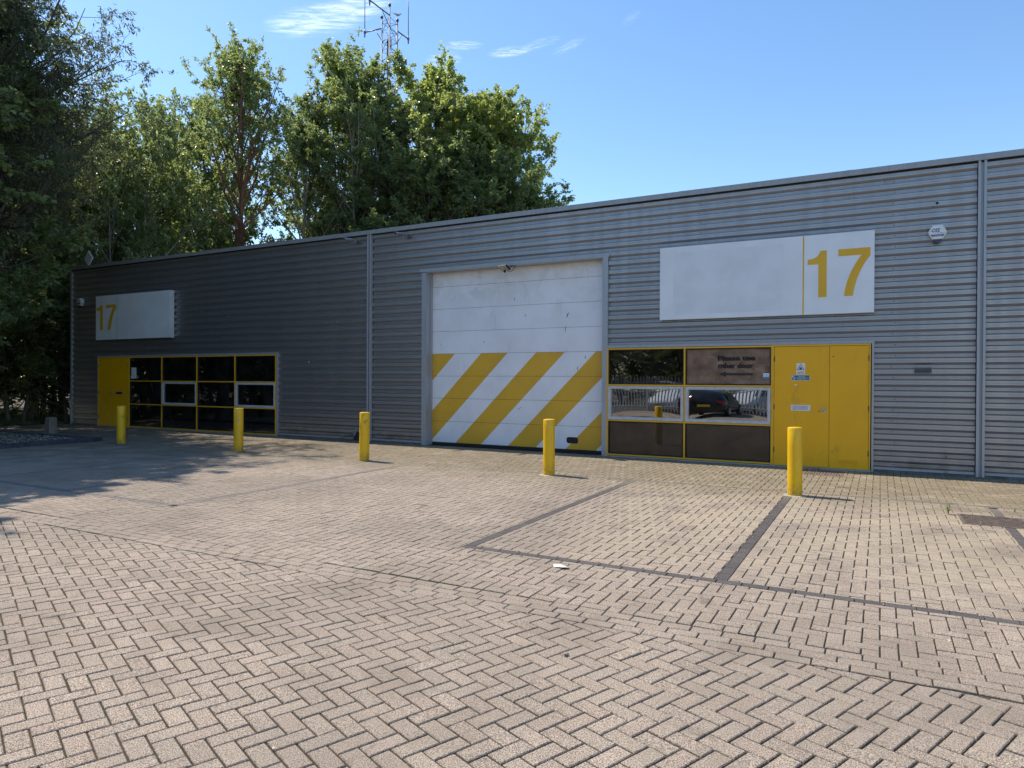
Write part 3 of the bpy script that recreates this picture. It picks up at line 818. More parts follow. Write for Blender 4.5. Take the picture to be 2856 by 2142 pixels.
for i in range(4):
    for j in range(3):
        a, b, c_, d = xl[i]+fw+.006, xl[i+1]-fw-.006, zs[j]+fw+.006, zs[j+1]-fw-.006
        lp[i, j] = window(a, b, c_, d, M['glass'], j == 1 and i in (1, 3), None, 0)
# lettering and arrow on the upper right pane
wn = panes[1, 2]; YV = .0155
def in_win(o): o.location = (-(wn.location.x-9.0), -wn.location.y, -wn.location.z); return o
in_win(text_mesh('lettering', 'Please use', M['black'], wn, -2.815, YV, 2.0-.002, .098, .70, .04))
in_win(text_mesh('lettering', 'other door', M['black'], wn, -2.812, YV, 1.852, .096, .665, .04))
mb = MB(); mb.prism([(-2.786, 1.734), (-2.663, 1.682), (-2.663, 1.716), (-2.158, 1.716), (-2.158, 1.753), (-2.663, 1.753), (-2.663, 1.786)], YV-.0006, YV+.0006); part(mb, 'arrow', M['black'], wn)
# dim rooms behind the glass
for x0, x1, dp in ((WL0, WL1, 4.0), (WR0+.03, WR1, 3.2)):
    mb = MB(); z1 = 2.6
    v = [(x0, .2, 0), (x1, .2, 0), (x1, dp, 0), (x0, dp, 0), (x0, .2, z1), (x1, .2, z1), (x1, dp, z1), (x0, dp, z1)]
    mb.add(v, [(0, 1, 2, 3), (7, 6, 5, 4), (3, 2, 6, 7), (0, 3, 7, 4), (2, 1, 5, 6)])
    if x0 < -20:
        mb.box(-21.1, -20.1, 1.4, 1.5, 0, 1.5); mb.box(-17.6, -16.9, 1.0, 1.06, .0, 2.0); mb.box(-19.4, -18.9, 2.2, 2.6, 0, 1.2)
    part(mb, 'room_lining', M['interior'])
# cladding reveals round the openings
for a, b in ((WL0, WL1), (WR0, WR1)):
    mb = MB(); mb.box(a-.06, b+.055, -.014, .05, ZT, ZT+.05)
    mb.box(b+.014, b+.05, -.018, .06, 0.0, ZT)
    mb.box(a-.05, b+.03, -.03, .055, -.004, .022)
    if a == WL0: mb.box(WL0-.055, WL0-.022, -.018, .06, 0, ZT)
    part(mb, 'opening_flashing', M['trim'])
# doors
def door(x0, xs_, x1, right):
    d = empty('entrance_door'); d.parent = bld; d.location = ((x0+x1)/2+9.0, .0, 0)
    fr = MB(); fr.box(x0, x0+.026, -.024, .05, .02, 2.282); fr.box(x1-.026, x1, -.024, .05, .02, 2.282); fr.box(x0+.026, x1-.026, -.024, .05, 2.252, 2.282)
    part(fr, 'door_frame', M['frame'], d)
    a, b = x0+.031, x1-.031
    for p, q in ((a, xs_-.003), (xs_+.003, b)):
        lf = MB(); lf.box(p, q, -.016, .03, .026, 2.246); part(lf, 'door_leaf', M['door'], d)
    gp = MB(); gp.box(x0+.02, x1-.02, .0, .04, .0, 2.26); part(gp, 'rebate', M['dark'], d)
    for x in (x0+.028, x1-.028):
        for z in (2.02, 1.12, .32):
            h = MB(); h.tube([(x, -.022, z-.05), (x, -.022, z+.05)], .009, 8); h.box(x-.012, x+.012, -.0185, -.014, z-.045, z+.045)
            h.tube([(x, -.022, z-.004), (x, -.022, z+.004)], .0115, 8); part(h, 'hinge', M['iron'], d)
    return d
dr = door(-1.81+fw, -.82, WR1-.002, True)
mb = MB(); mb.box(-1.79, -.835, -.036, -.0165, .028, .066); part(mb, 'weather_bar', M['frame'], dr)
def plate(d, x0, x1, z0, z1, mat, mat2):
    q = MB(); q.box(x0, x1, -.024, -.0165, z0, z1); hx = (x1-x0)*.12; hz = (z1-z0)*.2
    o = part(q, 'letter_plate', mat, d); 
    q = MB(); q.box(x0+hx, x1-hx, -.0275, -.0242, z0+hz, z1-hz); q.box(x0+hx-.004, x1-hx+.004, -.0248, -.0241, z0+hz-.005, z1-hz+.005); part(q, 'letter_flap', mat2, d)
plate(dr, -1.471, -1.136, 1.056, 1.165, M['white'], M['sash'])
def handle(d, x, z, dx, dz, mat):
    h = MB(); h.tube([(x, -.016, z), (x, -.024, z)], .026, 14); h.tube([(x, -.016, z-.058), (x, -.023, z-.058)], .025, 14); h.tube([(x, -.023, z-.052), (x, -.025, z-.066)], .006, 6)
    h.tube([(x, -.02, z), (x, -.066, z), (x+dx*.12, -.074, z+dz*.12), (x+dx, -.07, z+dz)], [.009, .009, .0095, .0085], 8); part(h, 'lever_handle', mat, d)
handle(dr, -.899, 1.108, -.105, -.064, M['steel'])
def louvre(d, x0, x1, z0, z1, n, mat, border=.012):
    q = MB(); q.box(x0, x1, -.019, -.0165, z0, z1)
    for k in range(n):
        z = z0+border+(z1-z0-2*border)*(k+.5)/n; hh = (z1-z0-2*border)/n*.36
        q.add([(x0+border, -.019, z+hh), (x1-border, -.019, z+hh), (x1-border, -.028, z-hh), (x0+border, -.028, z-hh), (x0+border, -.019, z-hh), (x1-border, -.019, z-hh)], [(0, 3, 2, 1), (3, 4, 5, 2)])
    part(q, 'louvre_vent', mat, d)
louvre(dr, -.672, -.336, .126, .212, 4, M['door'])
mb = MB()
for x, z in ((-.757, 2.055), (-.765, .33)): mb.tube([(x, -.018, z), (x, -.015, z)], .011, 10)
part(mb, 'lock_hole', M['rubber'], dr)
dl = door(WL0+.004, -22.325, -21.385-fw, False)
plate(dl, -22.08, -21.715, 1.065, 1.155, M['steel'], M['dark'])
handle(dl, -22.29, 1.115, -.055, -.085, M['galv'])
louvre(dl, -22.84, -22.56, .195, .475, 7, M['door'], .03)
# wall vent, stub pipe, spouts, hole
mb = MB(); mb.box(.512, .777, .0, .022, 1.742, 1.849); part(mb, 'air_vent', M['rubber'])
mb = MB()
for z in (1.7455, 1.769, 1.806, 1.838): mb.box(.512, .777, -.006, .0, z, z+.006)
mb.box(.512, .517, -.006, .0, 1.752, 1.838); mb.box(.772, .777, -.006, 0, 1.752, 1.838); part(mb, 'vent_bars', M['trim'])
mb = MB(); mb.tube([(1.0, -.02, .325), (1.0, .03, .325)], .021, 12); part(mb, 'stub_pipe', M['galv'])
mb = MB(); mb.tube([(1.0, -.0215, .325), (1.0, -.0195, .325)], .013, 10); mb.tube([(.834, .012, 4.66), (.834, .03, 4.66)], .022, 14)
for dx, dz in ((-.10, -.04), (-.06, -.06), (-.05, -.05), (.06, -.03)): mb.tube([(.834+dx, .016, 4.66+dz), (.834+dx, .03, 4.66+dz)], .006, 6)
part(mb, 'drill_holes', M['rubber'])
for x, z in ((-12.38, 5.262), (-10.72, 5.256)):
    y_ = -.42; xx, z_ = pj(x, z, y_)
    mb = MB(); mb.tube([(xx, y_, z_), (xx+.03, -.2, z_+.01), (xx+.04, .05, z_+.02)], [.034, .034, .03], 12, False); mb.tube([(xx, y_, z_), (xx, y_-.006, z_)], .038, 12, False); mb.box(xx-.02, xx+.1, -.10, -.06, z_-.06, z_+.03)
    part(mb, 'pipe_spout', M['galv'])
    mb = MB(); mb.tube([(xx, y_+.03, z_), (xx, y_+.032, z_)], .033, 12); part(mb, 'spout_bore', M['rubber'])
# torn sheet corner at the foot of the left bay
mb = MB()
mb.add([(-12.55, -.005, .11), (-11.98, -.008, .12), (-11.95, -.12, .19), (-12.05, -.15, .16), (-12.5, -.05, .085), (-11.94, -.05, .30), (-11.9, .01, .33), (-12.0, .012, .12)], [(0, 1, 2, 3, 4), (2, 1, 7, 6, 5)])
part(mb, 'torn_flashing', M['trim']); 
mb = MB(); mb.box(-12.02, -11.6, -.003, .02, .02, .24); part(mb, 'torn_gap', M['dark'])

# ------------------------------------------------------------------ things fixed to the wall
def sign_board(x0, x1, z0, z1, dep, label, one, seven, divx, divmat, divw):
    def C(p): return pj(p[0], p[1], -dep)
    (ax, az), (bx_, bz) = C((x0, z0)), C((x1, z1))
    r = empty('sign_board', ((ax+bx_)/2, 0, az)); tag(r, label, 'sign')
    mb = MB(); mb.box(ax, bx_, -dep, .018, az, bz); part(mb, 'board', M['sign'], r)
    mb = MB(); e = .006
    mb.box(ax-e, bx_+e, -dep+.004, .014, az-e, az-.0005); mb.box(ax-e, bx_+e, -dep+.004, .014, bz+.0005, bz+e); mb.box(ax-e, ax-.0005, -dep+.004, .014, az, bz); mb.box(bx_+.0005, bx_+e, -dep+.004, .014, az, bz)
    part(mb, 'edge_return', M['signedge'], r)
    for nm, pts in (('digit', one), ('digit', seven)):
        mb = MB(); mb.prism([C(p) for p in pts], -dep-.0025, -dep-.0005); part(mb, nm, M['digit'], r)
    a = C((divx, z0+.006)); b = C((divx, z1-.006)); mb = MB(); mb.box(a[0]-divw, a[0]+divw, -dep-.002, -dep-.0004, a[1], b[1]); part(mb, 'divider', divmat, r)
    return r
def bez(p0, p1, p2, n=8):
    return [((1-t)**2*p0[0]+2*t*(1-t)*p1[0]+t*t*p2[0], (1-t)**2*p0[1]+2*t*(1-t)*p1[1]+t*t*p2[1]) for t in [k/n for k in range(n+1)]]
def digits(x1a, x1b, x1c, zt, zb, fl0, fl1, ax, bx_, cx, dx, zbar, zs0=None):
    # '1': flag from x1a to the stem x1b..x1c ; '7': bar ax..dx, foot bx_..cx
    one = [(x1b, zb), (x1c, zb), (x1c, zt)]+[(x1c-(x1c-x1b)*.74, zt)]+bez((x1c-(x1c-x1b)*.80, zt-.01), (x1b-(x1b-x1a)*.08, fl0-.01), (x1a, fl0))[1:]+[(x1a, fl1), (x1b, fl1)]
    h = zt-zb
    sev = [(bx_, zb), (cx, zb)]+bez((cx, zb), (cx+(dx-cx)*.20, zb+h*.50), (dx, zbar-.02), 10)[1:]+[(dx, zt), (ax, zt), (ax, zbar), (dx-(cx-bx_)*.97, zbar)]+bez((dx-(cx-bx_)*.97, zbar), (bx_+(dx-cx)*.14, zb+h*.46), (bx_, zb), 10)[1:-1]
    return one, sev
o1, s7 = digits(-1.202, -1.020, -.880, 3.996, 3.146, 3.85, 3.752, -.688, -.593, -.448, -.172, 3.872)
sign_board(-3.974, -.111, 2.837, 4.292, .045, 'large white sign board with an ochre 17 at its right, above the right window', o1, s7, -1.274, M['digit'], .012)
a_ = pj(-3.70, 2.93, -.045); b_ = pj(-1.62, 4.18, -.045)
big = bpy.data.objects['sign_board']
part(MB().prism(stadium((a_[0]+b_[0])/2, (a_[1]+b_[1])/2, (b_[0]-a_[0])/2, (b_[1]-a_[1])/2*1.0), -.0456, -.0448), 'faded_patch', M['ghost'], big)
o1, s7 = digits(-23.149, -22.965, -22.815, 4.012, 3.188, 3.945, 3.832, -22.638, -22.555, -22.388, -22.10, 3.914)
sign_board(-23.21, -19.38, 2.868, 4.322, .13, 'shaded white sign board with 17 at its left end, above the left windows', o1, s7, -22.048, M['galv'], .006)

def alarm(cx, cz, dep, label, writing):
    r = empty('alarm_box', (cx, 0, cz)); tag(r, label, 'alarm box', 'hexagonal alarm boxes on the wall')
    hexa = [(-.149, 0), (-.078, -.128), (.079, -.128), (.149, .002), (.077, .130), (-.076, .127)]
    k = (-dep-CAMY)/(-CAMY)
    hexa = [(a*k, b*k) for a, b in hexa]
    n = 6; mb = MB()
    v = [(a, .02, b) for a, b in hexa]+[(a, -dep+.03, b) for a, b in hexa]+[(a*.94, -dep+.006, b*.94) for a, b in hexa]+[(a*.88, -dep, b*.88) for a, b in hexa]
    f = [tuple(range(3*n, 4*n))]
    for L_ in range(3): f += [(L_*n+i, L_*n+(i+1) % n, (L_+1)*n+(i+1) % n, (L_+1)*n+i) for i in range(n)]
    mb.add(v, f); mb.build('housing', M['white'], r)
    mb = MB(); prf = []
    for i in range(9):
        a = PI+PI*i/8; prf.append((math.cos(a)*.073, -.123+math.sin(a)*.052))
    mb.prism(prf, -dep-.004, .015); mb.build('strobe', M['navy'], r)
    y_ = -dep-.001
    if writing:
        text_mesh('lettering', 'OSE', M['navyink'], r, -.086, y_, .004, .062, .128, .02, .001, .25)
        text_mesh('lettering', 'security systems ltd', M['navyink'], r, -.032, y_, -.022, .016, .135, .006)
        mb = MB(); mb.prism([(-.082, -.072), (.082, -.072), (.098, -.038), (-.098, -.038)], -dep-.0012, -dep-.0002); mb.build('number_band', M['navyink'], r)
        text_mesh('lettering', '01793 431867', M['white'], r, -.072, y_-.0008, -.066, .020, .145, .01, .0006, .2)
    else:
        text_mesh('lettering', 'OSE', M['navyink'], r, -.086, y_, .0, .062, .128, .02, .001, .25)
        mb = MB(); mb.prism([(-.082, -.072), (.082, -.072), (.098, -.038), (-.098, -.038)], -dep-.0012, -dep-.0002); mb.build('number_band', M['navyink'], r)
    return r
alarm(.838, 4.149, .07, 'white hexagonal alarm box with blue OSE lettering, right of the big 17 sign', True)
alarm(-24.03, 4.17, .09, 'white hexagonal alarm box in shade by the left corner of the wall', False)

# floodlight over the roller door
fx, fz = pj(-7.60, 4.165, -.22)
fl = empty('floodlight', (fx+.05, -.05, fz+.02)); tag(fl, 'flat floodlight on a bracket above the striped roller door', 'floodlight')
ta = math.radians(58); cF, sF = math.cos(ta), math.sin(ta)
def frot(x, y, z):  # tilt face down, yaw to the left
    y, z = y*cF-z*sF, y*sF+z*cF
    a = math.radians(-18); return (x*math.cos(a)-y*math.sin(a), x*math.sin(a)+y*math.cos(a), z)
def fbox(x0, x1, y0, y1, z0, z1):
    m = MB(); m.box(x0, x1, y0, y1, z0, z1); m.v = [tuple(Vector(frot(*p))+Vector((-.03, -.20, -.03))) for p in m.v]; return m
m = fbox(-.125, .125, -.02, .02, -.085, .085); m.build('lamp_housing', M['rubber'], fl)
m = fbox(-.112, .112, -.023, -.0205, -.073, .073); m.build('lens', M['lens'], fl)
m = MB(); m.tube([(.11, -.19, -.03), (.115, -.06, .03), (.115, .07, .03)], .008, 6); m.tube([(-.13, -.2, -.03), (-.12, -.06, .03), (.115, -.06, .03)], .008, 6); m.build('bracket', M['rubber'], fl)
m = MB(); m.tube([(.0, -.17, -.05), (.05, -.14, -.12), (.11, -.08, -.09), (.13, .0, .0), (.13, .04, .05)], .006, 6); m.tube([(-.02, -.2, -.085), (-.02, -.2, -.135)], .026, 10); m.build('cable', M['rubber'], fl)

# stickers and notices
def flat_sign(name, x0, x1, z0, z1, y, label, cat, mat):
    r = empty(name, ((x0+x1)/2, y, z0)); tag(r, label, cat)
    m = MB(); m.box(x0, x1, y-.003, y, z0, z1); part(m, 'panel', mat, r); return r
ys = -.0165
cs = flat_sign('caution_sign', -1.381, -1.229, 1.730, 1.938, ys, 'white Caution notice with a forklift in a black triangle on the right yellow door', 'safety sign', M['white'])
def tri(cx, cz, r_): return [(cx+r_*math.sin(a)*1.0, cz+r_*math.cos(a)) for a in (PI*4/3+0, PI*2/3+0, 0)][::1]
m = MB(); cx, cz = -1.305, 1.855
def tri_ring(mb, cx, cz, ro, ri, y):
    A = [(cx-ro*.9, cz-ro*.55), (cx+ro*.9, cz-ro*.55), (cx, cz+ro)]; B = [(cx-ri*.9, cz-ri*.55), (cx+ri*.9, cz-ri*.55), (cx, cz+ri)]
    v = [(a, y, b) for a, b in A+B]; mb.add(v, [(0, 1, 4, 3), (1, 2, 5, 4), (2, 0, 3, 5)])
tri_ring(m, cx, cz, .075, .060, ys-.0036)
for x0, x1, z0, z1 in ((-.022, .0, -.026, .006), (-.012, -.006, .006, .024), (.004, .010, -.030, .024), (-.006, .024, -.030, -.025), (.010, .024, -.024, -.006), (-.024, .004, -.03, -.022)): m.box(cx+x0, cx+x1, ys-.0040, ys-.0031, cz+z0, cz+z1)
part(m, 'pictogram', M['black'], cs)
def on(o, r): o.location = (-r.location.x, -r.location.y, -r.location.z); return o
on(text_mesh('lettering', 'Caution', M['black'], cs, -1.358, ys-.0036, 1.764, .024, .105, .015), cs)
on(text_mesh('lettering', 'Industrial trucks', M['black'], cs, -1.368, ys-.0036, 1.742, .014, .125, .01), cs)
fs_ = flat_sign('fire_exit_sign', -1.461, -1.149, 1.620, 1.717, ys, 'green and blue Fire exit Keep clear sign under the Caution notice', 'safety sign', M['white'])
m = MB(); m.box(-1.408, -1.153, ys-.0040, ys-.0031, 1.672, 1.712); m.box(-1.457, -1.412, ys-.0040, ys-.0031, 1.672, 1.712); part(m, 'green_field', M['green'], fs_)
m = MB(); m.box(-1.408, -1.153, ys-.0040, ys-.0031, 1.625, 1.668); part(m, 'blue_field', M['blue'], fs_)
m = MB(); m.prism(stadium(-1.435, 1.6465, .021, .021), ys-.0040, ys-.0031); part(m, 'mandatory_disc', M['blue'], fs_)
on(text_mesh('lettering', 'Fire exit', M['white'], fs_, -1.338, ys-.0046, 1.680, .026, .115, .01), fs_)
on(text_mesh('lettering', 'Keep clear', M['white'], fs_, -1.358, ys-.0046, 1.634, .028, .155, .01), fs_)
m = MB(); m.box(-1.452, -1.430, ys-.0046, ys-.0041, 1.678, 1.707); m.box(-1.437, -1.433, ys-.0046, ys-.0041, 1.634, 1.651); m.box(-1.437, -1.433, ys-.0046, ys-.0041, 1.654, 1.659); part(m, 'symbol', M['white'], fs_)
m = MB(); m.box(-1.415, -1.365, ys-.001, ys, 1.528, 1.545); tag(m.build('label_scrap', M['white']), 'torn scrap of white label on the yellow door below the fire exit sign', 'label')
st = flat_sign('window_sticker', -1.974, -1.858, 1.652, 1.752, .014, 'small blue and white sticker in the corner of the Please use other door pane', 'sticker', M['white'])
m = MB(); m.box(-1.973, -1.859, .0101, .0109, 1.653, 1.688); part(m, 'blue_band', M['lightblue'], st)
on(text_mesh('lettering', 'Be Active', M['lightblue'], st, -1.962, .0104, 1.712, .016, .09, .012), st)
m = MB(); m.box(-21.31, -21.06, .016, .019, 1.69, 1.936); tag(m.build('notice', M['white']), 'white paper notice taped in the top left pane beside the left yellow door', 'notice')
nb = flat_sign('notice', -21.335, -21.0, 1.585, 1.685, .019, 'low wide notice with a blue print under the larger white paper on the left pane', 'notice', M['white'])
m = MB(); m.box(-21.06, -20.945, .0135, .0155, 1.60, 1.672); part(m, 'blue_print', M['lightblue'], nb)

# diamond plate at the roof corner
dx_, dz_ = -24.15, 5.74
dp = empty('diamond_plate', (dx_, .33, 5.3)); tag(dp, 'pale diamond shaped plate on a short stub pole at the left end of the roof', 'plate')
m = MB(); m.prism([(0, .15), (.25, .42), (0, .69), (-.25, .42)], -.03, -.01); m.build('plate', M['white'], dp)
m = MB(); m.tube([(-.07, .0, -.1), (-.05, .0, .5)], .03, 8); m.build('pole', M['galv'], dp)

# ------------------------------------------------------------------ bollards
bp = [(-16.29, -3.50, .92, 'yellow bollard standing before the left yellow door in the shade'), (-12.41, -3.31, .95, 'yellow bollard with a round sticker, in the shade before the left windows'),
      (-8.93, -3.25, .95, 'scuffed yellow bollard with dark scratches left of the roller door'), (-4.93, -3.25, .94, 'yellow bollard in front of the right side of the striped roller door'), (-1.05, -3.40, .955, 'tallest yellow bollard in front of the right yellow door')]
for i, (x, y, h, lab) in enumerate(bp):
    r = empty('bollard', (x, y, 0), i*1.3); r.rotation_euler = ((.006, -.004, .009, -.005, .004)[i], (.004, .008, -.006, .003, -.005)[i], i*1.3); tag(r, lab, 'bollard', 'yellow steel bollards along the wall')
    R = .0985; c = .010
    m = MB(); m.lathe([(R, -.05), (R*1.004, .12), (R*.998, .4), (R, .7), (R, h-c), (R-.003, h-c*.35), (R-c*.8, h-.001)], 40)
    m.build('post', M['bollard'], r)
    m = MB(); m.lathe([(R-c*.8, h-.001), (R*.6, h+.004), (.012, h+.006)], 40); m.build('cap', M['bollard'], r)
    m = MB(); pr = []
    n = 22; v = []; f = []
    for k in range(n):
        a = 2*PI*k/n; q = R+.035+.028*rnd.random(); v += [(math.cos(a)*(R-.01), math.sin(a)*(R-.01), .006), (math.cos(a)*q, math.sin(a)*q, .004), (math.cos(a)*(q+.02), math.sin(a)*(q+.02), -.008)]
    for k in range(n):
        k2 = (k+1) % n; f += [(3*k, 3*k+1, 3*k2+1, 3*k2), (3*k+1, 3*k+2, 3*k2+2, 3*k2+1)]
    m.add(v, f, True); m.build('mortar_collar', M['grav'] if i in (3, 4) else M['concrete'], r)
    if i == 1:
        a = math.atan2(CAMY-y, -x)-i*1.3; m = MB(); v = []
        for k in range(14):
            b = 2*PI*k/14; aa = a+.035*math.cos(b)/R*.6; v.append((math.cos(aa)*(R+.0015), math.sin(aa)*(R+.0015), .68+.03*math.sin(b)))
        m.add(v, [tuple(range(14))]); m.build('round_sticker', M['galv'], r)

# ------------------------------------------------------------------ loose things on the ground
def weed(x, y, h, n, label):
    r = MB(); 
    for s in range(3 if n > 6 else 2):
        a = s*2.2; tip = (math.cos(a)*h*.18, math.sin(a)*h*.18, h*(1-.18*s))
        r.tube([(0, 0, -.02), (tip[0]*.3, tip[1]*.3, tip[2]*.5), tip], [.004, .003, .0015], 5)
        for k in range(n):
            t = .2+.8*k/n; b = k*2.4+s; l = h*.26*(1.2-t*.5); px, py, pz = tip[0]*t, tip[1]*t, tip[2]*t
            ca, sa = math.cos(b), math.sin(b)
            r.add([(px, py, pz), (px+ca*l*.5-sa*l*.16, py+sa*l*.5+ca*l*.16, pz+l*.42), (px+ca*l, py+sa*l, pz+l*.35), (px+ca*l*.5+sa*l*.16, py+sa*l*.5-ca*l*.16, pz+l*.42)], [(0, 1, 2, 3)])
    o = r.build('weed', M['weed'], None, (x, y, 0)); tag(o, label, 'weed', 'weeds in the paving joints'); return o
weed(.735, -3.97, .16, 12, 'bright green upright weed growing beside the drain grate')
weed(1.47, -3.42, .07, 5, 'low yellowish weed at the right end of the drain grate')
weed(.985, -.05, .12, 5, 'thin weed growing at the foot of the wall near the cover strip')
m = MB()
pv = [(-.07, -.02), (.03, -.045), (.075, -.02), (.06, .02), (-.03, .04), (-.08, .015)]
m.add([(a, b, .004+.018*math.sin(i*2.1)**2) for i, (a, b) in enumerate(pv)]+[(.0, .0, .025), (.045, 0, .012)], [(0, 1, 6), (1, 7, 6), (1, 2, 7), (2, 3, 7), (3, 4, 6, 7), (4, 5, 6), (5, 0, 6)])
tag(m.build('paper_scrap', M['paper'], None, (-2.39, -8.43, .0)), 'crumpled pale paper scrap lying on paving in front of the charcoal bay line', 'litter')
m = MB(); v = []; f = []
for i in range(5):
    for k in range(8):
        ph = -PI/2+PI*i/4; a = 2*PI*k/8; q = 1+.2*math.sin(k*3+i*2); v.append((.026*math.cos(ph)*math.cos(a)*q, .018*math.cos(ph)*math.sin(a)*q, .014+.014*math.sin(ph)))
for i in range(4):
    for k in range(8): f.append((i*8+k, i*8+(k+1) % 8, (i+1)*8+(k+1) % 8, (i+1)*8+k))
m.v = [(a*.7, b*.7, c*.7) for a, b, c in m.v]; m.add([(a*.7, b*.7, c*.7) for a, b, c in v], f, True); tag(m.build('pebble', M['grav'], None, (-1.60, -10.14, 0)), 'single pale pebble on the angled paving in the foreground', 'pebble')
for (x, y, a, l, lab) in ((-2.0, -3.35, .15, .3, 'thin dry twig lying on paving between the two right bollards'), (-.55, -11.85, 2.6, .09, 'short pale straw in the foreground paving'), (-2.45, -12.05, .5, .08, 'pale bent straw near the bottom edge of the paving')):
    m = MB(); c, s = math.cos(a)*l/2, math.sin(a)*l/2
    m.tube([(-c, -s, .005), (-c*.2+s*.08, -s*.2-c*.08, .012), (c*.5, s*.5, .006), (c, s, .008)], [.003, .0028, .0024, .0015], 5)
    tag(m.build('twig', M['litter'], None, (x, y, 0)), lab, 'twig')
m = MB(); pp = [(-.10, -.10), (.10, -.10), (.10, .10), (-.10, .10)]
v = [(a, b, -.05) for a, b in pp]+[(a, b, .49+.006*i) for i, (a, b) in enumerate(pp)]+[(a*.9, b*.9, .50+.006*i) for i, (a, b) in enumerate(pp)]
m.add(v, [(8, 9, 10, 11)]+[(i, (i+1) % 4, 4+(i+1) % 4, 4+i) for i in range(4)]+[(4+i, 4+(i+1) % 4, 8+(i+1) % 4, 8+i) for i in range(4)])
tag(m.build('timber_post', M['wood'], None, (-20.05, -3.1, 0.0)), 'short square weathered timber post in the gravel bed at far left', 'post')

# ------------------------------------------------------------------ trees
def tubes_np(paths, sides):
    """list of (pts(n,3), radii(n)) -> V,F"""
    V = []; F = []; n0 = 0
    for pts, r in paths:
        n = len(pts); d = np.gradient(pts, axis=0); d /= np.linalg.norm(d, axis=1)[:, None]+1e-9
        ref = np.array([.3, .9, .1]) if abs(d[0, 2]) > .8 else np.array([0, 0, 1.0])
        a = np.cross(d, ref); a /= np.linalg.norm(a, axis=1)[:, None]+1e-9; b = np.cross(d, a)
        k = sides if r[0] > .02 else 3
        th = 2*PI*np.arange(k)/k
        R = pts[:, None]+r[:, None, None]*(a[:, None]*np.cos(th)[None, :, None]+b[:, None]*np.sin(th)[None, :, None])
        V.append(R.reshape(-1, 3)); i = np.arange(n-1)[:, None]*k; j = np.arange(k)[None]; j2 = (j+1) % k
        F.append((n0+np.stack([i+j, i+j2, i+k+j2, i+k+j], -1)).reshape(-1, 4)); n0 += n*k
    return np.vstack(V), np.vstack(F)

def unit(v): return v/(np.linalg.norm(v, axis=-1, keepdims=True)+1e-9)

